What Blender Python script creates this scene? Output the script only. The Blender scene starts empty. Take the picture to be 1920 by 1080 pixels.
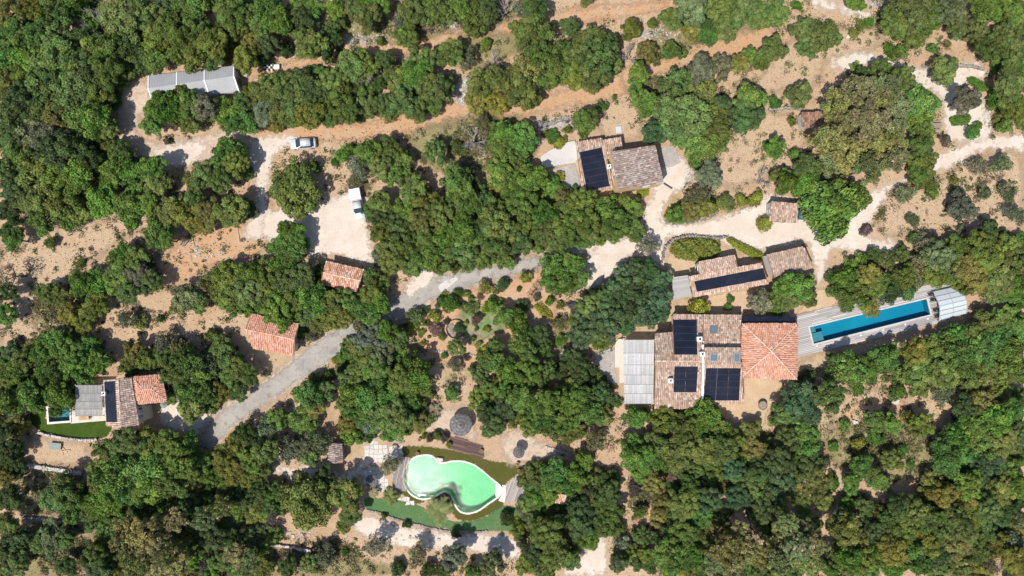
import bpy, math, random
import numpy as np
from mathutils import Vector, Matrix
from mathutils.geometry import tessellate_polygon

# ------------------------------------------------------------------ camera, sky, sun, exposure
scene = bpy.context.scene
COL = scene.collection
H = 118.0                      # drone height in metres
PPM = 11.0                     # photo pixels (1920 wide) per metre on the ground
cam_d = bpy.data.cameras.new('drone_camera')
cam = bpy.data.objects.new('drone_camera', cam_d)
COL.objects.link(cam)
cam.location = (0, 0, H)
cam.rotation_euler = (0, 0, 0)
cam_d.sensor_width = 36.0
cam_d.lens = 36.0 * H / (1920 / PPM)
cam_d.clip_start = 1.0
cam_d.clip_end = 3000
scene.camera = cam

SUN_EL = math.radians(61)
SH_AZ = math.radians(38)       # shadows fall this far east of photo-up
sd_ = Vector((math.sin(SH_AZ) * math.cos(SUN_EL), math.cos(SH_AZ) * math.cos(SUN_EL), -math.sin(SUN_EL)))
w = bpy.data.worlds.new('World'); scene.world = w; w.use_nodes = True
nt = w.node_tree
sky = nt.nodes.new('ShaderNodeTexSky'); sky.sky_type = 'NISHITA'; sky.sun_disc = False
sky.sun_elevation = SUN_EL
sky.sun_rotation = math.atan2(-sd_.x, -sd_.y)
sky.air_density = 1.0; sky.dust_density = 1.0; sky.ozone_density = 1.0
bg = nt.nodes['Background']; bg.inputs['Strength'].default_value = 0.11
nt.links.new(sky.outputs[0], bg.inputs['Color'])
sun_d = bpy.data.lights.new('sun', 'SUN'); sun_d.energy = 4.2; sun_d.angle = math.radians(0.53)
sun_d.color = (1.0, 0.95, 0.87)
sun = bpy.data.objects.new('sun', sun_d); COL.objects.link(sun)
sun.rotation_euler = sd_.to_track_quat('-Z', 'Y').to_euler()
sun.location = (-60, -80, 150)
scene.view_settings.view_transform = 'Standard'
scene.view_settings.look = 'None'
scene.view_settings.exposure = 0.24
scene.view_settings.gamma = 1.0
scene.view_settings.use_curve_mapping = False
scene.render.engine = 'CYCLES'
scene.cycles.max_bounces = 5
scene.cycles.diffuse_bounces = 3
scene.cycles.glossy_bounces = 2
scene.cycles.transparent_max_bounces = 10
scene.cycles.caustics_reflective = False
scene.cycles.caustics_refractive = False

# ------------------------------------------------------------------ helpers
rnd = random.Random(7)
R = math.radians

def W(px, py, z=0.0):
    """photo pixel -> world point at height z"""
    k = (H - z) / H / PPM
    return Vector(((px - 960) * k, (540 - py) * k, z))

def srgb(r, g, b):
    def f(c):
        c /= 255.0
        return c / 12.92 if c <= 0.04045 else ((c + 0.055) / 1.055) ** 2.4
    return (f(r), f(g), f(b))

def link(o, parent=None):
    COL.objects.link(o)
    if parent is not None:
        o.parent = parent
    return o

def tag(o, label=None, cat=None, group=None, kind=None):
    if label: o['label'] = label
    if cat: o['category'] = cat
    if group: o['group'] = group
    if kind: o['kind'] = kind
    return o

def empty(name, loc, rz=0.0):
    o = bpy.data.objects.new(name, None)
    o.location = loc; o.rotation_euler = (0, 0, rz); o.empty_display_size = 0.3
    return link(o)

def copy_tree(o, parent=None):
    c = o.copy(); COL.objects.link(c); c.parent = parent
    for ch in o.children:
        copy_tree(ch, c)
    return c

class MB:
    """collects faces; build() links them as one mesh object"""
    def __init__(s):
        s.v = []; s.f = []; s.c = []; s.col = None
    def add(s, vs, fs, col=None):
        n = len(s.v)
        s.v.extend([tuple(p) for p in vs])
        for f in fs:
            s.f.append([i + n for i in f]); s.c.append(col)
        return s
    def box(s, x0, x1, y0, y1, z0, z1, col=None, M=None):
        vs = [Vector(p) for p in ((x0,y0,z0),(x1,y0,z0),(x1,y1,z0),(x0,y1,z0),(x0,y0,z1),(x1,y0,z1),(x1,y1,z1),(x0,y1,z1))]
        if M is not None: vs = [M @ p for p in vs]
        return s.add(vs, [(3,2,1,0),(4,5,6,7),(0,1,5,4),(1,2,6,5),(2,3,7,6),(3,0,4,7)], col)
    def prism(s, pts, z0, z1, col=None):
        n = len(pts)
        if sum(pts[i][0]*pts[(i+1)%n][1]-pts[(i+1)%n][0]*pts[i][1] for i in range(n)) < 0: pts = pts[::-1]
        zt = z1 if isinstance(z1, (list, tuple)) else [z1]*n
        vs = [(p[0],p[1],z0) for p in pts] + [(p[0],p[1],zt[i]) for i,p in enumerate(pts)]
        fs = [tuple(range(n-1,-1,-1)), tuple(range(n,2*n))] + [(i,(i+1)%n,n+(i+1)%n,n+i) for i in range(n)]
        return s.add(vs, fs, col)
    def cyl(s, p0, p1, r0, r1=None, n=8, col=None, caps=True):
        p0 = Vector(p0); p1 = Vector(p1); r1 = r0 if r1 is None else r1
        d = (p1-p0).normalized(); a = d.orthogonal().normalized(); b = d.cross(a)
        vs = []
        for p, r in ((p0,r0),(p1,r1)):
            for i in range(n):
                t = 2*math.pi*i/n
                vs.append(p + a*(r*math.cos(t)) + b*(r*math.sin(t)))
        fs = [(i,(i+1)%n,n+(i+1)%n,n+i) for i in range(n)]
        if caps: fs += [tuple(range(n-1,-1,-1)), tuple(range(n,2*n))]
        return s.add(vs, fs, col)
    def mesh(s, name):
        me = bpy.data.meshes.new(name)
        me.from_pydata(s.v, [], s.f)
        if any(c is not None for c in s.c):
            at = me.attributes.new('tcol', 'FLOAT_COLOR', 'FACE')
            buf = np.ones((len(s.f), 4), np.float32)
            for i, c in enumerate(s.c):
                buf[i,:3] = c if c is not None else (1,1,1)
            at.data.foreach_set('color', buf.ravel())
        me.update()
        return me
    def build(s, name, m, parent=None, bevel=0, smooth=False):
        me = s.mesh(name)
        me.materials.append(m)
        o = bpy.data.objects.new(name, me); link(o, parent)
        if smooth:
            for p in me.polygons: p.use_smooth = True
        if bevel:
            b = o.modifiers.new('bevel', 'BEVEL'); b.width = bevel; b.segments = 2; b.limit_method = 'ANGLE'
        return o

# ------------------------------------------------------------------ materials
def mat(name, col=(.5,.5,.5), rough=.8, metal=0.0, spec=0.3, noise=None, bump=0.0, bscale=8.0, attr=False, coat=0.0):
    """noise = list of (scale, colour, lo, hi): colour mixed over the base where that noise is high"""
    m = bpy.data.materials.new(name); m.use_nodes = True
    n = m.node_tree.nodes; l = m.node_tree.links
    p = n['Principled BSDF']
    p.inputs['Roughness'].default_value = rough
    p.inputs['Metallic'].default_value = metal
    p.inputs['Specular IOR Level'].default_value = spec
    p.inputs['Coat Weight'].default_value = coat
    geo = n.new('ShaderNodeNewGeometry')
    rgb = n.new('ShaderNodeRGB'); rgb.outputs[0].default_value = (*col, 1)
    out = rgb.outputs[0]
    if attr:
        a = n.new('ShaderNodeAttribute'); a.attribute_name = 'tcol'
        out = a.outputs['Color']
    for i, (sc, c, lo, hi) in enumerate(noise or []):
        t = n.new('ShaderNodeTexNoise'); t.inputs['Scale'].default_value = sc
        t.inputs['Detail'].default_value = 5; t.inputs['Roughness'].default_value = .62
        mp = n.new('ShaderNodeMapping'); mp.inputs['Location'].default_value = (i*13.7, i*7.1, 0)
        l.new(geo.outputs['Position'], mp.inputs['Vector']); l.new(mp.outputs[0], t.inputs['Vector'])
        r = n.new('ShaderNodeMapRange'); r.inputs['From Min'].default_value = lo; r.inputs['From Max'].default_value = hi
        r.clamp = True
        l.new(t.outputs['Fac'], r.inputs['Value'])
        mx = n.new('ShaderNodeMix'); mx.data_type = 'RGBA'
        l.new(r.outputs[0], mx.inputs['Factor']); l.new(out, mx.inputs['A']); mx.inputs['B'].default_value = (*c, 1)
        out = mx.outputs['Result']
    l.new(out, p.inputs['Base Color'])
    if bump:
        t = n.new('ShaderNodeTexNoise'); t.inputs['Scale'].default_value = bscale; t.inputs['Detail'].default_value = 4
        l.new(geo.outputs['Position'], t.inputs['Vector'])
        b = n.new('ShaderNodeBump'); b.inputs['Strength'].default_value = 1.0; b.inputs['Distance'].default_value = bump
        l.new(t.outputs['Fac'], b.inputs['Height']); l.new(b.outputs[0], p.inputs['Normal'])
    m['out'] = 0
    return m

def sheet_edge(m, width=1.2, nscale=1.2, amp=1.0):
    """granular, ragged border for a thin sheet: alpha from the 'edge' attribute (metres inside the outline) and noise"""
    n = m.node_tree.nodes; l = m.node_tree.links
    p = n['Principled BSDF']
    a = n.new('ShaderNodeAttribute'); a.attribute_name = 'edge'
    geo = n.new('ShaderNodeNewGeometry')
    t = n.new('ShaderNodeTexNoise'); t.inputs['Scale'].default_value = nscale; t.inputs['Detail'].default_value = 6
    t.inputs['Roughness'].default_value = .7
    l.new(geo.outputs['Position'], t.inputs['Vector'])
    s1 = n.new('ShaderNodeMath'); s1.operation = 'SUBTRACT'; l.new(t.outputs['Fac'], s1.inputs[0]); s1.inputs[1].default_value = .5
    s2 = n.new('ShaderNodeMath'); s2.operation = 'MULTIPLY_ADD'; l.new(s1.outputs[0], s2.inputs[0])
    s2.inputs[1].default_value = 4.0*amp; l.new(a.outputs['Fac'], s2.inputs[2])
    r = n.new('ShaderNodeMapRange'); r.inputs['From Min'].default_value = -.15*width; r.inputs['From Max'].default_value = .6*width
    r.clamp = True
    l.new(s2.outputs[0], r.inputs['Value']); l.new(r.outputs[0], p.inputs['Alpha'])
    return m

M = {}
M['ground'] = mat('dry_ground', (.47,.32,.205), .95, spec=.1, noise=[
    (.055, (.50,.365,.24), .45, .62), (.16, (.41,.265,.16), .50, .66), (.45, (.50,.365,.245), .5, .66),
    (1.3, (.37,.26,.16), .50, .74), (4., (.56,.44,.31), .52, .74), (2.6, (.28,.21,.115), .60, .78), (.23, (.29,.255,.12), .58, .72)], bump=.16, bscale=4)
M['earth'] = sheet_edge(mat('orange_earth', (.51,.305,.17), .95, spec=.1, noise=[
    (.3, (.51,.36,.235), .45, .65), (1.5, (.41,.26,.155), .50, .74), (4.5, (.57,.43,.30), .52, .74), (2.9, (.33,.22,.135), .62, .78)], bump=.14, bscale=5), 1.4, .9)
M['straw'] = sheet_edge(mat('straw_field', (.50,.365,.24), .95, spec=.1, noise=[
    (.3, (.48,.33,.22), .45, .65), (1.4, (.38,.275,.175), .50, .70), (4., (.60,.475,.345), .52, .70), (2.6, (.29,.225,.13), .60, .74)], bump=.18, bscale=5), 2.2, .7)
M['gravel'] = sheet_edge(mat('pale_gravel', (.60,.505,.42), .95, spec=.1, noise=[
    (.25, (.68,.60,.52), .42, .65), (.9, (.56,.455,.365), .50, .70), (4., (.51,.425,.35), .55, .72), (6., (.70,.63,.56), .55, .7)], bump=.05, bscale=8), 1.2, 1.0)
M['gravel_tan'] = sheet_edge(mat('tan_gravel', (.52,.40,.30), .95, spec=.1, noise=[
    (.3, (.58,.47,.37), .45, .65), (1.3, (.38,.28,.20), .49, .67), (4., (.60,.50,.40), .52, .68)], bump=.08, bscale=6), 1.6, .8)
M['sand'] = sheet_edge(mat('yellow_sand', (.50,.355,.225), .95, spec=.1, noise=[
    (.6, (.54,.41,.28), .45, .65), (3., (.43,.30,.18), .52, .72)], bump=.02, bscale=10), .5, 1.2, .4)
M['asphalt'] = sheet_edge(mat('worn_asphalt', (.33,.305,.275), .9, spec=.2, noise=[
    (.22, (.41,.375,.33), .43, .62), (.7, (.25,.235,.215), .52, .66), (3., (.44,.40,.345), .54, .68), (1.5, (.21,.195,.18), .60, .70)], bump=.03, bscale=10), .8, 1.1, .6)
M['concrete'] = mat('pale_concrete', (.55,.52,.49), .9, spec=.2, noise=[(.5, (.48,.45,.42), .45, .7), (3., (.60,.57,.54), .5, .7)], bump=.01, bscale=9)
M['patch'] = sheet_edge(mat('fresh_concrete_patch', (.56,.53,.49), .9, spec=.2, noise=[(1., (.50,.47,.43), .45, .7)]), .2, 2., .2)
M['paving'] = mat('grey_stone_paving', (.36,.33,.31), .9, spec=.2, noise=[(.8, (.45,.42,.39), .45, .7), (4., (.27,.25,.235), .52, .7)], bump=.03, bscale=5)
M['turf'] = sheet_edge(mat('dark_turf', (.045,.085,.010), .9, spec=.1, noise=[(.5, (.065,.10,.018), .42, .68), (3., (.03,.06,.008), .5, .66)], bump=.04, bscale=12), .3, 2., .2)
M['turf_olive'] = sheet_edge(mat('olive_turf', (.085,.088,.02), .9, spec=.1, noise=[(.5, (.11,.10,.03), .4, .7), (5., (.055,.06,.012), .5, .7)], bump=.04, bscale=12), .4, 2., .3)
M['lawn'] = sheet_edge(mat('green_lawn', (.085,.175,.06), .9, spec=.1, noise=[(.5, (.13,.19,.09), .45, .68), (3., (.06,.13,.045), .5, .68), (.9, (.17,.18,.09), .60, .74)], bump=.03, bscale=12), .4, 1.5, .3)
M['lawn_pale'] = sheet_edge(mat('pale_lawn', (.16,.25,.10), .9, spec=.1, noise=[(.4, (.34,.27,.18), .42, .62), (1.5, (.13,.20,.07), .5, .66), (3., (.36,.28,.19), .56, .70)], bump=.08, bscale=8), 2.2, .7, 1.2)
M['rockbed'] = sheet_edge(mat('bare_limestone', (.50,.46,.42), .95, spec=.1, noise=[(.7, (.60,.57,.54), .45, .65), (3., (.36,.31,.27), .5, .68)], bump=.15, bscale=3), 1.6, 1.1)
M['mulch'] = sheet_edge(mat('red_brown_planks', (.20,.115,.085), .9, spec=.1, noise=[(2., (.26,.16,.12), .45, .7), (8., (.14,.08,.06), .5, .7)], bump=.03, bscale=8), .3, 2., .2)
M['drygreen'] = sheet_edge(mat('olive_dry_grass', (.27,.235,.11), .95, spec=.1, noise=[(.35, (.36,.275,.165), .45, .64), (1.4, (.19,.18,.075), .5, .70), (4., (.42,.33,.21), .54, .72)], bump=.16, bscale=5), 2.4, .6)
M['tile'] = mat('clay_tile', attr=True, rough=.9, spec=.15, noise=[(5., (.50,.42,.35), .64, .86), (1.6, (.20,.15,.12), .62, .90)])
M['roofbase'] = mat('roof_underlay', (.26,.17,.12), .95, spec=.1)
M['plaster'] = mat('cream_plaster', (.62,.57,.49), .9, spec=.2, noise=[(.8, (.55,.49,.41), .48, .72)], bump=.006, bscale=18)
M['ochre'] = mat('ochre_plaster', (.70,.50,.27), .9, spec=.2, noise=[(.9, (.62,.43,.23), .48, .72)], bump=.006, bscale=18)
M['white'] = mat('white_paint', (.76,.76,.74), .6, spec=.3, noise=[(2., (.68,.67,.65), .5, .75)])
M['whitetrim'] = mat('white_trim', (.82,.81,.79), .5, spec=.4)
M['greymetal'] = mat('grey_sheet_roof', (.33,.335,.345), .6, metal=.0, spec=.4, noise=[(.35, (.37,.375,.385), .45, .65), (2.5, (.29,.295,.305), .52, .75)])
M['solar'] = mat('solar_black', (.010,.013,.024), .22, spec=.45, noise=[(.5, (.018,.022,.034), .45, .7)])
M['solarline'] = mat('solar_rail', (.06,.07,.085), .5, metal=.3)
M['glass'] = mat('window_glass', (.035,.05,.065), .08, spec=.6)
M['skyglass'] = mat('skylight_glass', (.13,.17,.20), .12, spec=.6)
M['frame'] = mat('dark_frame', (.05,.05,.055), .5, spec=.4)
M['wood'] = mat('weathered_wood', (.30,.25,.21), .85, spec=.2, noise=[(3., (.22,.18,.15), .5, .7)])
M['woodlight'] = mat('pale_wood', (.52,.37,.22), .8, spec=.2, noise=[(4., (.42,.29,.17), .5, .7)])
M['woodshutter'] = mat('blue_grey_shutter', (.24,.30,.33), .7, spec=.2)
M['deck'] = mat('grey_deck_boards', attr=True, rough=.8, spec=.25)
M['reed'] = mat('reed_matting', attr=True, rough=.95, spec=.1, noise=[(2.5, (.36,.34,.32), .55, .75)])
M['stone'] = mat('limestone', attr=True, rough=.95, spec=.15, noise=[(3., (.62,.58,.53), .55, .75), (6., (.27,.24,.21), .62, .8)], bump=.03, bscale=6)
M['bark'] = mat('bark', (.115,.09,.07), .95, spec=.1, noise=[(6., (.18,.15,.125), .5, .7)])
M['deadwood'] = mat('bleached_dead_wood', (.42,.38,.35), .95, spec=.1, noise=[(4., (.30,.26,.24), .5, .7)])
M['coping'] = mat('white_coping', (.72,.69,.64), .7, spec=.3, noise=[(2., (.64,.61,.55), .5, .75)])
M['pooldark'] = mat('dark_blue_liner', (.010,.235,.345), .6, spec=.2, noise=[(.25, (.016,.28,.385), .45, .62), (2., (.009,.21,.315), .55, .7)])
M['poolgreen'] = mat('green_liner', (.17,.64,.32), .6, spec=.2, noise=[(.35, (.28,.70,.43), .4, .65)])
M['poolstep'] = mat('grey_blue_step', (.14,.25,.28), .6, spec=.2)
M['silver'] = mat('silver_car_paint', (.62,.66,.69), .32, metal=.10, spec=.5, coat=.5)
M['whitepaint'] = mat('white_car_paint', (.78,.78,.77), .35, spec=.5, coat=.4)
M['bluepaint'] = mat('blue_car_paint', (.10,.22,.38), .32, metal=.2, spec=.5, coat=.5)
M['rubber'] = mat('rubber', (.018,.018,.018), .9)
M['alloy'] = mat('alloy', (.40,.40,.41), .4, metal=.8)
M['lamp'] = mat('lamp_glass', (.65,.66,.66), .2, spec=.6)
M['lampred'] = mat('red_lamp_glass', (.35,.02,.02), .3, spec=.5)
M['thatch'] = mat('grey_thatch', attr=True, rough=.95, spec=.1)
M['black'] = mat('black_metal', (.02,.02,.022), .5, spec=.4)
M['terracotta'] = mat('terracotta_pot', (.45,.20,.11), .85, spec=.2)
M['tarp'] = mat('grey_green_panel', (.24,.29,.27), .7, spec=.3)
M['polycarb'] = mat('polycarbonate', (.52,.575,.61), .15, spec=.5)

def water(name, tint, rough, bdist, bscale, ior=1.33, detail=3.0):
    m = bpy.data.materials.new(name); m.use_nodes = True
    n = m.node_tree.nodes; l = m.node_tree.links
    n.remove(n['Principled BSDF'])
    out = n['Material Output']
    tr = n.new('ShaderNodeBsdfTransparent'); tr.inputs[0].default_value = (*tint, 1)
    gl = n.new('ShaderNodeBsdfGlossy'); gl.inputs['Roughness'].default_value = rough
    fr = n.new('ShaderNodeFresnel'); fr.inputs['IOR'].default_value = ior
    geo = n.new('ShaderNodeNewGeometry')
    t = n.new('ShaderNodeTexNoise'); t.inputs['Scale'].default_value = bscale; t.inputs['Detail'].default_value = detail
    l.new(geo.outputs['Position'], t.inputs['Vector'])
    b = n.new('ShaderNodeBump'); b.inputs['Strength'].default_value = 1; b.inputs['Distance'].default_value = bdist
    l.new(t.outputs['Fac'], b.inputs['Height'])
    l.new(b.outputs[0], gl.inputs['Normal']); l.new(b.outputs[0], fr.inputs['Normal'])
    mx = n.new('ShaderNodeMixShader')
    l.new(fr.outputs[0], mx.inputs[0]); l.new(tr.outputs[0], mx.inputs[1]); l.new(gl.outputs[0], mx.inputs[2])
    l.new(mx.outputs[0], out.inputs['Surface'])
    return m
M['water_blue'] = water('blue_pool_water', (.58,.90,.96), .03, .012, 2.2)
M['water_green'] = water('green_pool_water', (.80,.99,.86), .07, .019, 9.0, 1.70, 1.0)

def leafmat():
    m = bpy.data.materials.new('foliage'); m.use_nodes = True
    n = m.node_tree.nodes; l = m.node_tree.links
    p = n['Principled BSDF']; p.inputs['Roughness'].default_value = .62; p.inputs['Specular IOR Level'].default_value = .22
    oi = n.new('ShaderNodeObjectInfo')
    a = n.new('ShaderNodeAttribute'); a.attribute_name = 'tint'
    h = n.new('ShaderNodeAttribute'); h.attribute_name = 'hue'
    hs = n.new('ShaderNodeHueSaturation')
    l.new(oi.outputs['Color'], hs.inputs['Color'])
    l.new(a.outputs['Fac'], hs.inputs['Value']); l.new(h.outputs['Fac'], hs.inputs['Hue'])
    l.new(hs.outputs[0], p.inputs['Base Color'])
    tl = n.new('ShaderNodeBsdfTranslucent'); l.new(hs.outputs[0], tl.inputs['Color'])
    mx = n.new('ShaderNodeMixShader'); mx.inputs[0].default_value = .18
    l.new(p.outputs[0], mx.inputs[1]); l.new(tl.outputs[0], mx.inputs[2])
    l.new(mx.outputs[0], n['Material Output'].inputs['Surface'])
    return m
M['leaf'] = leafmat()

# ------------------------------------------------------------------ geometry of foliage
def leaf_mesh(name, cen, nor, size, tint, hue, rs, aspect=.6):
    """one quad per leaf clump; arrays in, one mesh out"""
    n = len(cen)
    nor = nor / (np.linalg.norm(nor, axis=1, keepdims=True) + 1e-9)
    t = rs.normal(size=(n, 3)); t -= nor * np.sum(t*nor, axis=1, keepdims=True)
    t /= (np.linalg.norm(t, axis=1, keepdims=True) + 1e-9)
    b = np.cross(nor, t)
    s = (size * rs.uniform(.6, 1.35, n))[:, None]
    A = t*s; B = b*s*aspect
    bend = nor * s * .25
    V = np.stack([cen-A, cen-B*.9+bend, cen+A, cen+B*.9+bend], axis=1).reshape(-1, 3)
    me = bpy.data.meshes.new(name)
    me.vertices.add(4*n); me.vertices.foreach_set('co', V.astype(np.float32).ravel())
    me.loops.add(4*n); me.loops.foreach_set('vertex_index', np.arange(4*n, dtype=np.int32))
    me.polygons.add(n); me.polygons.foreach_set('loop_start', np.arange(0, 4*n, 4, dtype=np.int32))
    me.update(calc_edges=True)
    a = me.attributes.new('tint', 'FLOAT', 'FACE'); a.data.foreach_set('value', tint.astype(np.float32))
    a = me.attributes.new('hue', 'FLOAT', 'FACE'); a.data.foreach_set('value', hue.astype(np.float32))
    me.materials.append(M['leaf'])
    return me

def crown(name, seed, lobes, lr, leaf, nleaf, zs=.75, jitter=.55, flat=.0, hole=.0):
    rs = np.random.RandomState(seed)
    # lobe centres spread over an uneven ellipsoid
    L = []
    tries = 0
    out = .95 + .13*np.sin(np.arange(8)*2.1+seed) + rs.uniform(-.14,.14,8)
    while len(L) < lobes and tries < 6000:
        tries += 1
        d = rs.normal(size=3); d /= np.linalg.norm(d)
        if d[2] < -.45: continue
        k = int((math.atan2(d[1], d[0])+math.pi)/(2*math.pi)*8) % 8
        rad = (1 - lr*.80) * rs.uniform(.58, 1.04) * out[k]
        c = d * rad * np.array([1, 1, zs])
        r = lr * rs.uniform(.68, 1.3)
        if all(np.linalg.norm(c-q[0]) > .60*(r+q[1])*.92 for q in L) or tries > 3000:
            L.append((c, r))
    L.append((np.array([0,0,zs*.35]), lr*1.35))
    wts = np.array([q[1]**2 for q in L]); wts /= wts.sum()
    cs, ns, ts, hs = [], [], [], []
    for (c, r), wt in zip(L, wts):
        n = max(10, int(nleaf*wt))
        d = rs.normal(size=(n, 3)); d /= np.linalg.norm(d, axis=1, keepdims=True)
        d[:,2] = np.where(d[:,2] < -.35, -d[:,2], d[:,2])
        rr = r * rs.uniform(.55, 1.08, n)**.6
        # second-level knobs on each lobe
        k = np.sin(d[:,0]*5.3+seed)*np.sin(d[:,1]*5.1+2*seed)*np.sin(d[:,2]*4.7+c[0]*9)
        rr = rr*(1+.22*k)
        p = c + d*rr[:,None]*np.array([1,1,.85])
        if hole > 0:
            keep = rs.rand(n) > hole*(k < 0)
            p = p[keep]; d = d[keep]
        cs.append(p)
        ns.append(d*(1-jitter) + rs.normal(size=p.shape)*jitter*.7 + np.array([0,0,.12]))
        lt = rs.uniform(.62, 1.38); lh = rs.uniform(-.022, .016)
        ts.append(lt*rs.uniform(.80, 1.22, len(p)))
        hs.append(.5+lh+rs.normal(size=len(p))*.008)
    return leaf_mesh(name, np.concatenate(cs), np.concatenate(ns), leaf, np.concatenate(ts), np.concatenate(hs), rs)

CROWN = {
 'oak':   [crown('oak_crown', 10+i, 46, .20, .048, 9200, .72, jitter=.45, hole=.18) for i in range(6)],
 'downy': [crown('downy_oak_crown', 40+i, 34, .235, .058, 7000, .70, jitter=.6, hole=.25) for i in range(4)],
 'pine':  [crown('pine_crown', 70+i, 56, .15, .048, 7000, .70, jitter=.75, hole=.4) for i in range(4)],
 'olive': [crown('olive_crown', 100+i, 26, .25, .062, 3400, .70, jitter=.8, hole=.4) for i in range(3)],
 'shrub': [crown('shrub_crown', 130+i, 22, .29, .085, 2600, .66, jitter=.75, hole=.3) for i in range(4)],
 'ball':  [crown('clipped_crown', 160+i, 26, .50, .085, 2600, .86, jitter=.35) for i in range(2)],
 'bare':  [crown('sparse_crown', 190+i, 14, .30, .055, 700, .7, jitter=.9, hole=.4) for i in range(2)],
}

def trunk_mesh(seed):
    r_ = random.Random(seed); b = MB()
    p = Vector((0,0,-.12)); top = Vector((r_.uniform(-.08,.08), r_.uniform(-.08,.08), .62))
    b.cyl(p, top, .075, .05, 7)
    for i in range(6):
        a = i*1.05 + r_.uniform(-.3,.3); q = top*(r_.uniform(.7,1.0)) + Vector((0,0,0))
        e = q + Vector((math.cos(a)*r_.uniform(.3,.5), math.sin(a)*r_.uniform(.3,.5), r_.uniform(.12,.30)))
        b.cyl(q, e, .035, .016, 5)
        e2 = e + Vector((math.cos(a+.5)*.22, math.sin(a+.5)*.22, .10)); b.cyl(e, e2, .016, .006, 4)
    me = b.mesh('trunk'); me.materials.append(M['bark']); return me
TRUNK = [trunk_mesh(s) for s in range(4)]

def branch_mesh(seed, depth=4):
    r_ = random.Random(seed); b = MB()
    def grow(p, d, ln, r, k):
        e = p + d*ln
        b.cyl(p, e, r, r*.62, 5, caps=False)
        if k == 0: return
        for i in range(3 if k > 1 else 2):
            nd = (d + Vector((r_.uniform(-1,1), r_.uniform(-1,1), r_.uniform(-.35,.55)))*.8).normalized()
            grow(p + d*ln*r_.uniform(.6,1), nd, ln*r_.uniform(.6,.85), r*.6, k-1)
    for i in range(3):
        a = i*2.1+r_.uniform(-.3,.3)
        grow(Vector((0,0,-.1)), Vector((math.cos(a)*.5, math.sin(a)*.5, .8)).normalized(), .55, .05, depth)
    me = b.mesh('branches'); me.materials.append(M['deadwood']); return me
BRANCH = [branch_mesh(s) for s in range(3)]

# ------------------------------------------------------------------ the setting
def Z(off, sc, pts):           # zoomed crop coordinates -> photo pixels
    return [(off[0]+x/sc, off[1]+y/sc) for x, y in pts]

def wpoly(pts, z=0.0):
    return [W(x, y, z).to_2d() for x, y in pts]

def smooth_poly(P, n=5):
    out = []; m = len(P)
    for i in range(m):
        p0, p1, p2, p3 = P[i-1], P[i], P[(i+1) % m], P[(i+2) % m]
        for k in range(n):
            t = k/n
            out.append(0.5*((2*p1)+(p2-p0)*t+(2*p0-5*p1+4*p2-p3)*t*t+(3*p1-p0-3*p2+p3)*t**3))
    return out

def sdist(P, X, Y):
    """signed distance to polygon, positive inside (numpy)"""
    d = np.full(X.shape, 1e9); ins = np.zeros(X.shape, bool)
    n = len(P)
    for i in range(n):
        ax, ay = P[i]; bx, by = P[(i+1) % n]
        ex, ey = bx-ax, by-ay; L = ex*ex+ey*ey+1e-12
        t = np.clip(((X-ax)*ex+(Y-ay)*ey)/L, 0, 1)
        d = np.minimum(d, np.hypot(X-ax-t*ex, Y-ay-t*ey))
        c = ((ay > Y) != (by > Y)) & (X < ex*(Y-ay)/(ey if abs(ey) > 1e-12 else 1e-12)+ax)
        ins ^= c
    return np.where(ins, d, -d)

KIDNEY = smooth_poly(wpoly(Z((600,740), 3.8575, [(605,590),(622,525),(665,470),(720,445),(790,440),(828,462),(850,488),(885,498),(960,485),(1030,485),(1110,510),(1180,560),(1240,612),(1300,660),(1312,705),(1275,745),(1210,790),(1150,832),(1080,855),(1020,845),(985,805),(965,760),(935,712),(900,698),(860,716),(810,742),(740,752),(680,732),(635,690),(610,640)])), 3)
LAP = wpoly([(1517,613),(1737,560),(1744.5,590),(1525,645)])
PLUNGE = wpoly([(90,764),(131,762),(132,789),(92,792)])
POOLS = [KIDNEY, LAP, PLUNGE]

def in_poly(P, x, y):
    ins = False
    for i in range(len(P)):
        ax, ay = P[i]; bx, by = P[(i+1) % len(P)]
        if (ay > y) != (by > y) and x < (bx-ax)*(y-ay)/(by-ay)+ax: ins = not ins
    return ins

def offset_poly(P, d):
    """move every vertex outwards by d (positive = outwards)"""
    n = len(P)
    area = sum(P[i][0]*P[(i+1)%n][1]-P[(i+1)%n][0]*P[i][1] for i in range(n))
    s = 1 if area > 0 else -1
    out = []
    for i in range(n):
        a, b, c = Vector(P[i-1]), Vector(P[i]), Vector(P[(i+1) % n])
        e1 = (b-a).normalized(); e2 = (c-b).normalized()
        n1 = Vector((e1.y, -e1.x))*s; n2 = Vector((e2.y, -e2.x))*s
        m = (n1+n2); m = m/max(.35, m.length**2/2) if m.length > 1e-6 else n1
        out.append(b+m*d)
    return out

# ground: one sheet to the horizon, with the pool basins cut out
outer = [Vector((-1400,-1400)), Vector((1400,-1400)), Vector((1400,1400)), Vector((-1400,1400))]
loops = [[Vector((p[0],p[1],0)) for p in q] for q in [outer]+POOLS]
tris = tessellate_polygon(loops)
vs = [p for q in loops for p in q]
gb = MB().add(vs, [tuple(t) for t in tris])
g = gb.build('ground', M['ground'])
if g.data.polygons[0].normal.z < 0: g.data.flip_normals()
tag(g, 'dry pinkish grass and earth of the hillside', kind='structure')

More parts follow.
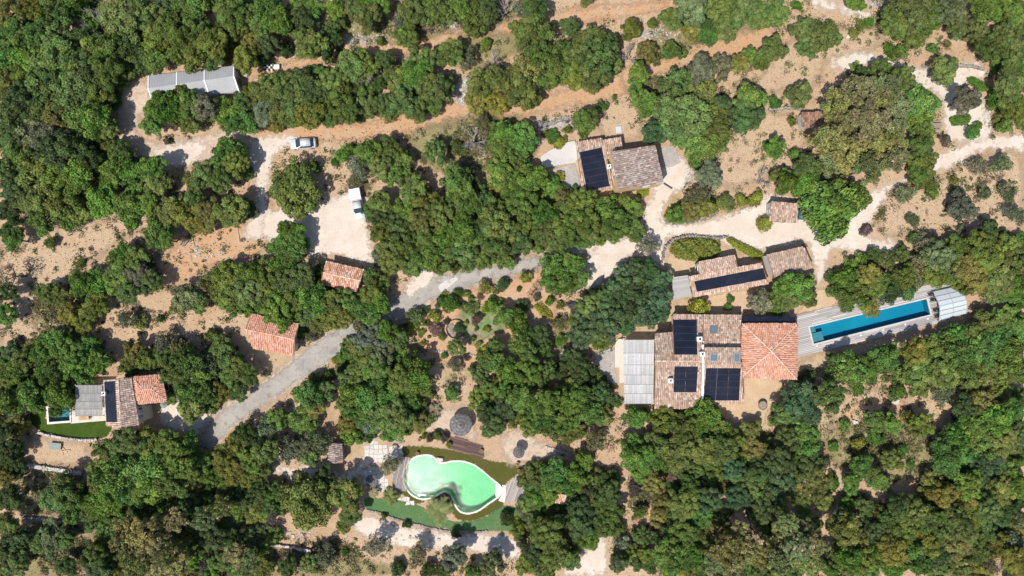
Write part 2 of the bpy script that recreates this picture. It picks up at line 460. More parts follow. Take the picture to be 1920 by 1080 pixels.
SHEETS = []
def sheet(name, m, pxpts, z, label, cell=.6, sm=True, keep=True):
    P = wpoly(pxpts)
    if sm: P = smooth_poly(P, 4)
    xs = [p[0] for p in P]; ys = [p[1] for p in P]
    x = np.arange(min(xs)-1, max(xs)+1+cell, cell); y = np.arange(min(ys)-1, max(ys)+1+cell, cell)
    X, Y = np.meshgrid(x, y)
    D = sdist(P, X, Y)
    xc = X[:-1,:-1]+cell/2; yc = Y[:-1,:-1]+cell/2
    ok = np.maximum.reduce([D[:-1,:-1], D[1:,:-1], D[:-1,1:], D[1:,1:]]) > -1.0
    for q in POOLS:
        ok &= sdist(q, xc, yc) < -cell*.72
    idx = -np.ones(X.shape, int); fs = []
    vs = []; ed = []
    jj, ii = np.nonzero(ok)
    for j, i in zip(jj, ii):
        f = []
        for a, b in ((j,i),(j,i+1),(j+1,i+1),(j+1,i)):
            if idx[a,b] < 0:
                idx[a,b] = len(vs); vs.append((X[a,b], Y[a,b], z)); ed.append(D[a,b])
            f.append(idx[a,b])
        fs.append(f)
    me = bpy.data.meshes.new(name); me.from_pydata(vs, [], fs)
    at = me.attributes.new('edge', 'FLOAT', 'POINT'); at.data.foreach_set('value', np.array(ed, np.float32))
    me.materials.append(m); me.update()
    o = link(bpy.data.objects.new(name, me)); tag(o, label, kind='structure')
    if keep: SHEETS.append(P)
    return o

def ribbon(pts, w):
    """centre line (px) -> outline (px)"""
    L, Rr = [], []
    for i, (x, y, *ww) in enumerate(pts):
        a = Vector(pts[max(0,i-1)][:2]); b = Vector(pts[min(len(pts)-1,i+1)][:2])
        d = (b-a).normalized(); n = Vector((-d.y, d.x)); h = (ww[0] if ww else w)/2
        L.append((x+n.x*h, y+n.y*h)); Rr.append((x-n.x*h, y-n.y*h))
    return L+Rr[::-1]

# tracks and clearings of bare earth, straw field
sheet('earth_track', M['earth'], ribbon([(690,95,26),(760,92,30),(830,75,28),(900,66,26),(960,52,30),(1030,36,30),(1110,26,34),(1180,20,30),(1262,4,18)], 28), .004, 'orange earth track through the scrub near the top edge')
sheet('earth_track', M['earth'], ribbon([(470,258,40),(560,244,52),(640,248,36),(720,240,36),(800,222,38),(880,200,36),(960,205,34),(1040,190,34),(1110,172,46),(1170,160,50)], 36), .004, 'dry earth track behind the silver car')
sheet('earth_track', M['earth'], ribbon([(1170,150,40),(1230,128,30),(1300,108,30),(1360,85,50),(1440,62,50)], 32), .006, 'earth terrace climbing to the upper right')
sheet('earth_track', M['earth'], ribbon([(455,140,16),(510,132,20),(560,120,22),(620,105,16)], 18), .004, 'short earth path right of the grey shed')
sheet('straw_field', M['straw'], [(0,450),(60,430),(170,410),(235,400),(270,430),(240,450),(190,485),(150,510),(110,560),(60,600),(120,640),(60,665),(0,690)], .004, 'dry straw field at the left edge')
sheet('straw_field', M['straw'], [(1480,70),(1540,50),(1640,50),(1660,80),(1600,110),(1550,120),(1540,160),(1480,170),(1400,190),(1370,160),(1420,140)], .004, 'straw coloured terrace at the upper right')
sheet('straw_field', M['straw'], [(1640,400),(1660,360),(1740,345),(1790,310),(1850,285),(1920,290),(1920,440),(1880,440),(1800,440),(1700,450),(1650,440)], .004, 'dry straw olive field at the right edge')
sheet('straw_field', M['straw'], [(1340,300),(1370,240),(1420,205),(1490,215),(1520,250),(1500,290),(1480,330),(1420,345),(1360,355)], .004, 'stony dry yard left of the big pine')
sheet('straw_field', M['straw'], [(1130,190),(1185,165),(1205,200),(1210,250),(1180,270),(1130,262),(1115,220)], .008, 'dry yard behind the house with the yellow wall')
sheet('straw_field', M['straw'], [(1580,735),(1650,725),(1690,745),(1680,775),(1610,800),(1560,810),(1555,785)], .004, 'dry grass clearing below the long pool')
sheet('straw_field', M['straw'], [(1500,670),(1600,640),(1750,610),(1815,595),(1850,570),(1845,600),(1800,640),(1700,655),(1600,680),(1530,710),(1495,705)], .004, 'dry bank below the pool deck')
sheet('earth_clearing', M['earth'], [(320,470),(345,440),(430,415),(480,420),(510,440),(490,475),(440,490),(400,500),(350,530),(310,545),(300,520)], .006, 'bare earth court left of the car park')
sheet('gravel_loop', M['gravel_tan'], [(215,165),(275,148),(290,190),(262,225),(270,258),(330,262),(390,250),(440,235),(475,248),(480,275),(400,300),(360,318),(280,305),(225,278),(215,220)], .006, 'tan gravel loop beside the grey shed')
sheet('gravel_area', M['gravel'], [(300,275),(385,262),(382,290),(345,316),(290,300)], .012, 'pale gravel patch by the loop', keep=False)
# gravel
sheet('gravel_track', M['gravel'], [(470,262),(540,250),(558,268),(520,288),(508,330),(503,385),(530,410),(490,450),(455,440),(470,405),(480,360),(468,310)], .010, 'pale gravel track left of the lone round oak')
sheet('car_park', M['gravel'], [(495,400),(560,385),(620,372),(660,355),(690,370),(692,430),(705,500),(690,498),(640,482),(600,478),(570,480),(520,460),(490,440)], .012, 'pale gravel car park in front of the tiled shed')
sheet('driveway', M['gravel'], [(1085,530),(1100,480),(1115,455),(1150,445),(1195,440),(1205,390),(1225,362),(1205,345),(1240,300),(1275,290),(1300,320),(1285,350),(1262,370),(1244,392),(1250,416),(1300,416),(1360,402),(1420,380),(1440,360),(1520,380),(1590,400),(1630,360),(1700,330),(1760,290),(1830,262),(1920,250),(1920,282),(1850,282),(1790,312),(1730,332),(1680,350),(1648,395),(1630,440),(1690,455),(1685,490),(1620,478),(1560,470),(1550,520),(1530,530),(1520,470),(1500,455),(1430,470),(1340,455),(1280,445),(1252,452),(1243,500),(1190,480),(1150,520),(1110,545)], .014, 'pale gravel driveway winding between the houses')
sheet('gravel_path', M['gravel'], [(1555,112),(1620,95),(1690,118),(1740,125),(1790,118),(1835,118),(1850,145),(1805,165),(1850,190),(1862,240),(1850,275),(1815,268),(1775,262),(1765,205),(1755,175),(1725,165),(1695,140),(1640,118),(1580,135)], .008, 'pale stony path round the right side of the big pine')
sheet('gravel_path', M['gravel'], ribbon([(1525,0,24),(1570,14,18),(1630,30,16)], 18), .010, 'pale path at the top edge right of centre')
sheet('gravel_path', M['gravel'], ribbon([(1820,30,10),(1850,36,12),(1880,45,10)], 10), .010, 'short pale path near the upper right corner')
sheet('gravel_path', M['gravel'], ribbon([(1000,498,22),(1040,480,18),(1080,470,26),(1115,455,36)], 24), .016, 'pale link between the road and the driveway')
sheet('villa_forecourt', M['gravel'], [(295,780),(318,745),(345,752),(350,775),(395,765),(425,760),(405,790),(385,830),(380,900),(375,840),(340,815),(300,800)], .012, 'pale forecourt right of the villa')
sheet('road_shoulder', M['gravel_tan'], ribbon([(385,835,42),(420,790,52),(480,748,52),(545,703,54),(600,662,62),(650,634,62),(715,598,62),(760,572,58),(800,545,58),(850,530,48),(920,512,40),(1005,492,34)], 50), .016, 'pinkish gravel verge along the asphalt road')
sheet('asphalt_road', M['asphalt'], ribbon([(385,835,30),(420,790,36),(480,748,34),(545,703,36),(600,662,44),(650,634,46),(715,598,46),(760,572,42),(800,545,40),(850,530,34),(920,512,26),(1005,492,20)], 40), .020, 'worn grey asphalt road climbing from lower left')
sheet('gravel_area', M['gravel'], [(760,535),(780,510),(800,500),(818,520),(790,548),(765,560)], .024, 'pale gravel shoulder of the asphalt road', keep=False)
sheet('concrete_patch', M['patch'], Z((760,500), 4.91, [(300,185),(340,140),(430,105),(470,92),(488,105),(480,130),(430,170),(390,205),(330,235),(312,225)]), .028, 'whitish concrete patch on the asphalt road', cell=.25)
sheet('gravel_path', M['gravel'], ribbon([(510,875,18),(545,885,22),(600,885,24),(650,895,20),(690,862,24),(720,855,20)], 20), .008, 'grey gravel path left of the kidney pool')
sheet('gravel_terrace', M['gravel_tan'], [(790,805),(815,775),(850,758),(880,765),(892,800),(895,830),(850,815),(800,815)], .010, 'greyish gravel terrace under the largest straw parasol', cell=.4)
sheet('gravel_path', M['gravel'], [(690,965),(760,985),(850,1000),(960,1005),(970,1050),(880,1035),(780,1030),(700,1015),(660,985)], .008, 'dry pale terrace below the green lawn')
sheet('gravel_path', M['gravel'], [(1060,1050),(1085,1045),(1110,1010),(1135,1005),(1140,1050),(1130,1080),(1060,1080)], .008, 'pale path at the bottom edge')
sheet('earth_path', M['earth'], ribbon([(1180,1010,14),(1195,985,12),(1215,960,26),(1235,955,16)], 14), .010, 'bare earth gap in the trees below the main house')
sheet('stone_terrace', M['gravel_tan'], [(940,815),(985,805),(1010,825),(1060,845),(1000,870),(950,870)], .008, 'stony ground under the small parasol right of the pool', cell=.4)
# lawns
sheet('villa_lawn', M['turf'], [(58,772),(90,766),(92,790),(200,786),(206,812),(180,824),(120,818),(80,810),(60,795)], .006, 'dark green lawn around the plunge pool', cell=.3)
sheet('pool_turf', M['turf_olive'], Z((600,740), 3.8575, [(590,380),(700,370),(900,390),(1100,430),(1250,480),(1440,500),(1450,560),(1340,650),(1330,800),(1200,880),(1080,915),(980,890),(900,770),(800,760),(690,790),(600,720),(520,640),(600,450)]), .006, 'olive brown turf around the kidney pool', cell=.3)
sheet('green_lawn', M['lawn'], Z((600,740), 3.8575, [(330,740),(450,750),(600,770),(720,800),(900,900),(1060,915),(1200,880),(1330,800),(1500,850),(1500,990),(1340,985),(1150,990),(950,975),(750,945),(560,900),(400,850),(330,830)]), .010, 'light green lawn strip below the kidney pool', cell=.4)
sheet('pale_lawn', M['lawn_pale'], [(855,590),(890,575),(930,580),(955,600),(940,625),(905,640),(870,635)], .006, 'pale green lawn of the garden right of the ring bed', cell=.4)
sheet('garden_soil', M['earth'], [(770,600),(790,575),(850,545),(920,530),(1000,505),(1040,500),(1045,580),(1035,640),(960,660),(900,690),(840,690),(800,660),(780,640)], .005, 'pinkish soil of the shrub garden below the road')
for k_, (pts_, lab_) in enumerate([([(10,890),(80,885),(160,895),(170,960),(120,970),(40,965),(5,930)], 'olive dry grass terrace between the lower left walls'), ([(40,985),(150,975),(190,985),(170,1020),(150,1080),(30,1080),(50,1030)], 'olive dry grass slope in the lower left corner'),
    ([(490,1020),(600,1035),(700,1050),(740,1080),(480,1080)], 'olive dry grass strip at the bottom edge left of centre'), ([(640,10),(960,0),(960,40),(850,60),(740,85),(640,60)], 'grey-green scrubby grass above the top track'),
    ([(840,70),(960,60),(960,110),(870,130)], 'scrubby grass below the top track'), ([(1210,100),(1270,30),(1430,0),(1440,50),(1340,75)], 'green scrubby slope above the limestone shelf'), ([(1560,800),(1700,790),(1750,830),(1720,900),(1600,890),(1540,850)], 'green low scrub in the lower right clearing'),
    ([(60,560),(170,520),(200,570),(150,640),(80,640)], 'scrubby grass beside the left straw field'), ([(780,240),(980,215),(1000,300),(860,330),(780,300)], 'grey scrubby ground left of the grey terrace'), ([(1000,640),(1060,600),(1080,660),(1020,690)], 'weedy ground at the right of the garden')]):
    sheet('dry_grass_patch', M['drygreen'], pts_, .022, lab_, cell=.5, keep=False)
sheet('olive_terrace', M['straw'], [(40,830),(80,815),(165,830),(160,875),(40,870),(30,850)], .004, 'dry terrace below the villa lawn')
sheet('sand_court', M['sand'], [(1310,752),(1388,752),(1394,708),(1460,712),(1470,740),(1440,770),(1432,800),(1400,800),(1320,770)], .010, 'yellow sand terrace south of the main house', cell=.3)
sheet('sand_court', M['sand'], [(1250,510),(1252,478),(1275,470),(1312,490),(1305,512),(1290,520),(1262,522)], .010, 'yellow sand yard at the left end of the studio', cell=.3)
sheet('sand_court', M['sand'], [(1320,558),(1420,540),(1445,545),(1400,585),(1330,590)], .008, 'sandy strip between the studio and main house', cell=.3)
sheet('sand_court', M['sand'], [(1495,588),(1530,545),(1562,545),(1566,574),(1520,584)], .018, 'sandy slope above the pool deck', cell=.3)
for k, (pts, lab) in enumerate([
    ([(645,70),(680,60),(715,62),(725,75),(690,82),(650,84)], 'bare white limestone left of the earth track'),
    ([(825,42),(850,34),(868,44),(845,55)], 'small white limestone outcrop near the top edge'),
    ([(1195,62),(1240,48),(1272,60),(1270,80),(1235,72),(1200,72)], 'pale limestone shelf in the scrub above the yellow-walled house'),
    ([(1630,2),(1660,0),(1655,14),(1630,14)], 'white limestone at the top edge right of the path'),
    ([(700,145),(735,120),(750,100),(755,115),(735,140),(715,160)], 'limestone gully below the earth track'),
    ([(850,180),(870,140),(900,135),(890,160),(870,200)], 'stony patch left of the golden-green oaks'),
    ([(1000,235),(1060,222),(1075,228),(1068,240),(1010,250)], 'limestone bank above the grey terrace'),
    ([(870,285),(900,250),(930,270),(930,295),(890,310)], 'grey stony scrub left of the grey terrace'),
    ([(1595,755),(1690,748),(1700,800),(1740,840),(1690,900),(1640,850),(1580,860),(1560,820)], 'x'),
    ]):
    if lab != 'x': sheet('limestone_outcrop', M['rockbed'], pts, .020, lab, cell=.4, keep=False)
    else: sheet('scrub_clearing', M['earth'], pts, .020, 'dry brown scrub clearing at lower right', cell=.5, keep=False)

# pools ---------------------------------------------------------------
def pool_basin(root, P, depth, wl, liner, watermat, cop, coph=.10, copm=None, floor_z=None):
    b = MB(); n = len(P)
    s = sum(P[i][0]*P[(i+1)%n][1]-P[(i+1)%n][0]*P[i][1] for i in range(n))
    if s < 0: P = P[::-1]
    o = root.location
    loc = [(p[0]-o.x, p[1]-o.y) for p in P]
    vs = [(x,y,.0) for x,y in loc]+[(x,y,-depth) for x,y in loc]
    b.add(vs, [(i,n+i,n+(i+1)%n,(i+1)%n) for i in range(n)])
    b.add([(x,y,-depth) for x,y in loc], [tuple(t) for t in tessellate_polygon([[Vector((x,y,0)) for x,y in loc]])])
    b.build('basin', liner, root)
    wb = MB(); wp = offset_poly(loc, -.004)
    wb.add([(x,y,wl) for x,y in wp], [tuple(t) for t in tessellate_polygon([[Vector((x,y,0)) for x,y in wp]])])
    wo = wb.build('water', watermat, root)
    if wo.data.polygons[0].normal.z < 0: wo.data.flip_normals()
    Pi = offset_poly(loc, -.05); Po = offset_poly(loc, cop)
    cb = MB()
    vs = [(x,y,.0) for x,y in Pi]+[(x,y,coph) for x,y in Pi]+[(x,y,coph) for x,y in Po]+[(x,y,-.02) for x,y in Po]
    fs = []
    for i in range(n):
        j = (i+1) % n
        fs += [(i,j,n+j,n+i)[::-1],(n+i,n+j,2*n+j,2*n+i)[::-1],(2*n+i,2*n+j,3*n+j,3*n+i)[::-1]]
    cb.add(vs, fs); cb.build('coping', copm or M['coping'], root)
    return loc

c = W(860,900)
kp = empty('kidney_pool', c); tag(kp, 'green kidney-shaped swimming pool with white rim', 'pool')
pool_basin(kp, KIDNEY, 1.5, -.10, M['poolgreen'], M['water_green'], .20, .08)
bb = MB(); bp = [p-c.to_2d() for p in smooth_poly(wpoly(Z((600,740), 3.8575, [(1275,640),(1300,650),(1340,655),(1345,720),(1330,775),(1285,755),(1270,735),(1265,690)])), 3)]
bb.prism(bp, -1.45, -.055); bb.build('beach_ramp', M['coping'], kp)
bb = MB(); bp = [p-c.to_2d() for p in wpoly(Z((600,740), 3.8575, [(1318,650),(1342,655),(1345,720),(1334,780),(1290,765),(1322,712)]))]
bb.prism(bp, -.03, .115); bb.build('beach_edge', M['coping'], kp)

A = R(13.6)
c = W(1631,602)
lp = empty('lap_pool', c); tag(lp, 'long narrow blue lap pool set in the grey deck', 'pool')
pool_basin(lp, LAP, 1.5, -.14, M['pooldark'], M['water_blue'], .22, .155, M['deck'] if False else M['concrete'])
def lap_step():
    q = [Vector(p)-c.to_2d() for p in LAP]
    a, b_, c2, d = q
    def pt(u, v): return a*(1-u)*(1-v)+b_*u*(1-v)+c2*u*v+d*(1-u)*v
    b = MB().prism([pt(.003,.42), pt(.10,.42), pt(.10,.985), pt(.003,.985)], -1.48, -.30); b.build('step', M['poolstep'], lp)
    b = MB().prism([pt(.003,.02), pt(.055,.02), pt(.055,.41), pt(.003,.41)], -1.48, -.55); b.build('step', M['poolstep'], lp)
lap_step()
c2_ = W(111,778)
pp = empty('plunge_pool', c2_); tag(pp, 'small teal plunge pool with white edge beside the villa', 'pool')
pool_basin(pp, PLUNGE, 1.2, -.10, M['poolstep'], M['water_blue'], .28)

def scan(P, v):
    xs = []
    for i in range(len(P)):
        a = P[i]; b = P[(i+1) % len(P)]
        if (a[1] > v) != (b[1] > v): xs.append(a[0]+(v-a[1])*(b[0]-a[0])/(b[1]-a[1]))
    return sorted(xs)

def deck(name, label, pxpts, ang, cen_px, width, z0, z1, cols, holes=(), seed=1, cat='deck'):
    r_ = random.Random(seed)
    c = W(*cen_px); root = empty(name, c, ang); tag(root, label, cat)
    Mi = Matrix.Rotation(-ang, 2)
    P = [Mi @ (p-c.to_2d()) for p in wpoly(pxpts)]
    Hs = [[Mi @ (Vector(p)-c.to_2d()) for p in offset_poly(h, .16)] for h in holes]
    v = min(p[1] for p in P)+width/2; vmax = max(p[1] for p in P)
    b = MB()
    while v < vmax:
        xs = scan(P, v)
        segs = [(xs[i], xs[i+1]) for i in range(0, len(xs)-1, 2)]
        for h in Hs:
            hx = scan(h, v)
            if len(hx) == 2:
                ns = []
                for a, e in segs:
                    if hx[0] > a: ns.append((a, min(e, hx[0])))
                    if hx[1] < e: ns.append((max(a, hx[1]), e))
                    if hx[0] >= e or hx[1] <= a: pass
                segs = [s for s in ns if s[1]-s[0] > .05]
        for a, e in segs:
            x = a
            while x < e-.02:
                x2 = min(e, x+r_.uniform(2.2,4.2))
                k = r_.uniform(.8,1.18); cc = r_.choice(cols)
                b.box(x+.004, x2-.004, v-width/2+.018, v+width/2-.018, z0, z1+r_.uniform(0,.004), tuple(q*k for q in cc))
                x = x2
        v += width
    o = b.build('boards', M['deck'], root); o['kind'] = 'stuff'
    f = MB().prism([tuple(p) for p in offset_poly(P, -.06)], z0-.02, z0+.003) if not holes else None
    if f: f.build('subframe', M['frame'], root)
    return root
deck('pool_deck', 'silver grey timber deck around the long blue pool', [(1494,591),(1735,534),(1787,520),(1816,588),(1750,607),(1496,669)], A, (1631,602), .28, .0, .12,
     [(.42,.40,.39),(.46,.44,.43),(.38,.36,.35),(.48,.455,.43)], [LAP], 3)
deck('pool_deck', 'grey brown timber deck at the left end of the kidney pool', Z((600,740), 3.8575, [(520,600),(590,445),(660,455),(615,560),(612,640),(640,700),(545,690)]), R(78), (745,892), .25, .012, .09,
     [(.30,.265,.245),(.34,.30,.28),(.26,.23,.21)], [], 4)
deck('pool_deck', 'pinkish grey timber deck at the right end of the kidney pool', Z((600,740), 3.8575, [(1345,650),(1455,560),(1500,600),(1490,690),(1440,770),(1345,775)]), R(70), (963,918), .25, .012, .09,
     [(.38,.33,.31),(.42,.37,.345),(.34,.30,.28)], [], 5)
deck('plank_walkway', 'red brown plank walkway between the largest parasol and the pool turf', Z((600,740), 3.8575, [(940,300),(1000,303),(1180,370),(1190,460),(1100,440),(935,390)]), R(-16), (875,838), .22, .010, .06,
     [(.15,.095,.078),(.19,.12,.10),(.12,.078,.065)], [], 6, 'walkway')

# low stone walls, each a line of separate rough stones in one mesh
def rock(b, p, s, r_, col):
    k = [Vector((x*r_.uniform(.7,1.1), y*r_.uniform(.7,1.1), z*r_.uniform(.7,1.1))) for x in (-.5,.5) for y in (-.5,.5) for z in (-.5,.5)]
    a = r_.uniform(0, 6.28); Mz = Matrix.Rotation(a, 3, 'Z')
    vs = [Vector(p)+Mz @ Vector((q.x*s[0], q.y*s[1], q.z*s[2])) for q in k]
    b.add(vs, [(0,1,3,2),(4,6,7,5),(0,4,5,1),(2,3,7,6),(0,2,6,4),(1,5,7,3)], col)

STONES = [(.40,.36,.32),(.48,.45,.41),(.32,.28,.25),(.43,.38,.33),(.52,.49,.45)]
def stone_wall(label, pxpts, h, w, seed, white=False, cat='wall'):
    r_ = random.Random(seed); b = MB()
    P = [W(x,y) for x, y in pxpts]
    o0 = P[0]
    for a, e in zip(P, P[1:]):
        d = e-a; L = d.length; d.normalize(); n = Vector((-d.y, d.x, 0))
        t = 0
        while t < L:
            s = r_.uniform(.28,.5)
            for z in np.arange(.1, h, .25):
                for k in ([-.25,.25] if w > .4 else [0]):
                    q = a+d*(t+s/2)+n*(k*w+r_.uniform(-.05,.05))-o0
                    c = r_.choice(STONES); c = tuple(min(.72, v*1.02) for v in c) if white else tuple(v*.6 for v in c)  # non-white stone darkened: puts the studio wall's shaded side into the colour
                    rock(b, (q.x, q.y, z), (s*1.15, w*(.62 if w > .4 else 1.1), .32), r_, c)
            t += s
    o = b.build('dry_stone_wall', M['stone']); o.location = o0
    return tag(o, label, cat)
stone_wall('curved white stone wall edging the villa lawn', Z((40,680), 4.91, [(165,640),(260,665),(360,685),(470,702),(590,710),(705,706)]), .6, .35, 1, True)
stone_wall('long dry stone wall two terraces below the villa', Z((0,720), 3, [(105,452),(200,462),(290,475),(380,488),(465,500)]), .6, .6, 2, True)
stone_wall('short dry stone wall at the left edge', Z((0,720), 3, [(20,606),(80,610),(140,618)]), .5, .5, 3)
stone_wall('low stone wall at the foot of the olive terraces', Z((0,720), 3, [(130,752),(240,760),(330,772),(450,775),(570,785)]), .5, .5, 4)
stone_wall('stone edging between the green lawn and dry terrace', Z((600,740), 3.8575, [(340,835),(430,855),(520,890),(640,925),(760,955),(880,980),(1000,998),(1130,995),(1200,985)]), .35, .35, 5)
stone_wall('stone wall behind the grey terrace of the yellow-walled house', Z((1000,220), 6.4, [(30,110),(120,100),(250,60),(370,20),(440,10)]), .6, .5, 6)
stone_wall('thin white edging across the middle of the shrub garden', Z((760,500), 4.91, [(890,402),(960,418),(1060,445),(1180,478),(1345,525)]), .25, .2, 7, True)
stone_wall('thin stone edging at the bottom of the shrub garden', Z((760,500), 4.91, [(245,775),(340,785),(480,798),(640,820)]), .25, .2, 8, True)
stone_wall('stone edging right of the small black parasol', Z((960,780), 6, [(370,340),(460,368),(540,395),(625,422)]), .3, .3, 9, True)
stone_wall('stone edging above the white slab patio', Z((600,740), 3.8575, [(190,270),(290,290),(400,305),(500,325),(610,345)]), .3, .3, 10)
stone_wall('dry stone edge at the bottom left of the green-lawn terrace', Z((480,720), 3, [(20,898),(120,905),(220,918),(300,932)]), .4, .4, 11, True)
stone_wall('low stone wall left of the tiny brown-roofed hut', Z((1440,0), 3, [(0,618),(60,612),(120,610),(180,618)]), .5, .4, 12)
stone_wall('curved stone wall round the studio garden with shade put into its colour', Z((1230,430), 6.194, [(75,370),(75,290),(105,200),(180,125),(280,90),(400,75),(560,92),(720,100),(830,90)]), .8, .20, 13)
stone_wall('stone kerb round the shrub island in the driveway', Z((960,360), 3, [(852,150),(868,172),(920,182),(1000,176),(1080,156),(1150,128)]), .25, .25, 14)
stone_wall('stone wall in front of the small hut yard', Z((1440,0), 3, [(860,372),(960,378),(1060,370),(1150,378),(1200,390)]), .4, .4, 15)
stone_wall('thin white edging right of the ring bed', Z((760,500), 4.91, [(630,338),(660,345),(690,352)]), .25, .2, 16, True)

# ------------------------------------------------------------------ buildings
OLD = [(.39,.285,.215),(.43,.33,.255),(.34,.245,.185),(.48,.39,.315),(.30,.215,.165),(.41,.29,.22)]
NEW = [(.57,.28,.185),(.60,.315,.215),(.62,.35,.25),(.54,.255,.165),(.59,.32,.225),(.64,.41,.315)]
MIX = [(.52,.36,.275),(.55,.40,.315),(.48,.315,.235),(.60,.47,.385),(.44,.29,.22)]
ORANGE = [(.56,.28,.17),(.60,.35,.235),(.66,.49,.39),(.52,.235,.145),(.64,.43,.32)]
GREYOLD = [(.30,.235,.205),(.35,.285,.25),(.25,.19,.165),(.44,.38,.34),(.32,.24,.205),(.38,.31,.28)]
DARK = [(.25,.13,.09),(.31,.17,.12),(.20,.11,.085),(.36,.24,.18)]

class Bld:
    def __init__(s, name, label, px, py, ang=0, cat='house'):
        s.o = W(px, py); s.a = R(ang); s.root = empty(name, s.o, s.a); tag(s.root, label, cat)
        s.Mi = Matrix.Rotation(-s.a, 3, 'Z'); s.n = 0
    def L(s, p, z=None):
        z = p[2] if z is None else z
        q = W(p[0], p[1], z)
        return s.Mi @ (q - s.o)
    def slope(s, A, B, C, D, pal, seed, colw=.31, row=.40, hip=False):
        """A,B eave left/right (seen looking up the slope), C,D ridge right/left; each (px,py,z)"""
        P = [s.L(p) for p in (A, B, C, D)]
        u = (P[1]-P[0]); Lu = u.length; u.normalize()
        n = u.cross(((P[2]+P[3])/2-(P[0]+P[1])/2)).normalized()
        if n.z < 0: n = -n
        v = n.cross(u).normalized()
        if v.dot((P[2]+P[3])/2-(P[0]+P[1])/2) < 0: v = -v
        q = [((p-P[0]).dot(u), (p-P[0]).dot(v)) for p in P]
        r_ = random.Random(seed)
        base = MB(); th = .12
        tri = (P[2]-P[3]).length < .05
        Q = P[:3] if tri else P
        m_ = len(Q)
        top = [p-n*.01 for p in Q]; bot = [p-n*th for p in Q]
        fs = [tuple(range(m_)), tuple(range(2*m_-1, m_-1, -1))]+[(i,m_+i,m_+(i+1)%m_,(i+1)%m_) for i in range(m_)]
        base.add(top+bot, fs)
        ro = base.build('roof', M['roofbase'], s.root)
        b = MB(); vmax = max(q[2][1], q[3][1])
        i0 = math.floor(min(x for x, _ in q)/colw)-1; i1 = math.ceil(max(x for x, _ in q)/colw)+1
        rows = int(math.ceil(vmax/row))
        for j in range(rows):
            v0 = j*row; v1 = min(v0+row*1.12, vmax)
            vm = (v0+v1)/2
            xs = scan([Vector(t) for t in q], min(vm, vmax-.02))
            if len(xs) < 2: continue
            xa, xb = xs[0], xs[-1]
            for i in range(i0, i1):
                uc = (i+.5)*colw+r_.uniform(-.035,.035); dv = r_.uniform(-.05,.05); dl = r_.uniform(0,.035)
                if uc < xa+colw*.3 or uc > xb-colw*.3: continue
                c = r_.choice(pal); k = r_.uniform(.86,1.14); c = tuple(min(.8, t*k) for t in c)
                w2 = colw*.5; h = .10
                vs = []
                for vv, lift, wk in ((v0-.02, .055, 1.0), (v1, .012, .88)):
                    for du, dz in ((-w2,0.),(-w2*.5,h),(w2*.5,h),(w2,0.)):
                        vs.append(P[0]+u*(uc+du*wk)+v*(vv+dv)+n*(dz+lift+dl))
                b.add(vs, [(0,1,5,4),(1,2,6,5),(2,3,7,6),(0,3,2,1)], c)
        t = b.build('roof_tiles', M['tile'], ro); t['kind'] = 'stuff'
        s.lastroof = ro; s.pl = (P[0]+n*.0, n)
        return ro
    def ridge(s, A, B, pal, seed, name='ridge_tiles', r=.14):
        a = s.L(A); e = s.L(B); d = e-a; n_ = max(1, int(d.length/.42)); r_ = random.Random(seed); b = MB()
        for i in range(n_):
            p = a+d*(i/n_); q = a+d*((i+1.06)/n_)
            c = r_.choice(pal); k_ = r_.uniform(1.0,1.3); c = tuple(min(.8, t*k_) for t in c)
            b.cyl(p+Vector((0,0,.05)), q+Vector((0,0,.06)), r, r*.85, 6, c)
        o = b.build(name, M['tile'], s.root); o['kind'] = 'stuff'; return o
    def wall(s, pts, zt, m='plaster', inset=.35, name='wall', z0=-.05):
        """pts (px,py) of the roof outline at height zt (number or list)"""
        zz = zt if isinstance(zt, (list, tuple)) else [zt]*len(pts)
        P = [s.L((p[0],p[1],z)).to_2d() for p, z in zip(pts, zz)]
        P2 = offset_poly(P, -inset)
        b = MB(); n = len(P2)
        vs = [(p[0],p[1],z0) for p in P2]+[(p[0],p[1],zz[i]-.13) for i, p in enumerate(P2)]
        ar = sum(P2[i][0]*P2[(i+1)%n][1]-P2[(i+1)%n][0]*P2[i][1] for i in range(n))
        fs = [(i,(i+1)%n,n+(i+1)%n,n+i) for i in range(n)]+[tuple(range(n,2*n))]
        if ar < 0: fs = [f[::-1] for f in fs]
        b.add(vs, fs); b.build(name, M[m], s.root)
        s.wp = P2; return P2
    def opening(s, P2, side, t, w, z0, h, door=False, m='woodshutter'):
        """window or door on wall side i at fraction t"""
        a = Vector(P2[side]); e = Vector(P2[(side+1) % len(P2)]); d = (e-a).normalized()
        cen = sum((Vector(p) for p in P2), Vector((0,0)))/len(P2)
        n = Vector((d.y, -d.x));
        if n.dot((a+e)/2-cen) < 0: n = -n
        p = a+(e-a)*t
        Mt = Matrix(((d.x,n.x,0,p.x),(d.y,n.y,0,p.y),(0,0,1,z0),(0,0,0,1)))
        f = MB()
        for x0,x1,a0,a1 in ((-w/2-.08,w/2+.08,-.06,.0),(-w/2-.08,w/2+.08,h,h+.08),(-w/2-.08,-w/2,0,h),(w/2,w/2+.08,0,h)):
            f.box(x0,x1,-.05,.06,a0,a1,None,Mt)
        fo = f.build('door' if door else 'window', M['whitetrim'] if not door else M['wood'], s.root)
        MB().box(-w/2,w/2,-.05,.02,0,h,None,Mt).build('leaf' if door else 'pane', M['wood'] if door else M['glass'], fo)
        if not door:
            for sg in (-1,1):
                x0 = sg*(w/2+.1); x1 = sg*(w/2+.1+w*.48)
                MB().box(min(x0,x1),max(x0,x1),.003,.05,0,h,None,Mt).build('shutter', M[m], s.root)
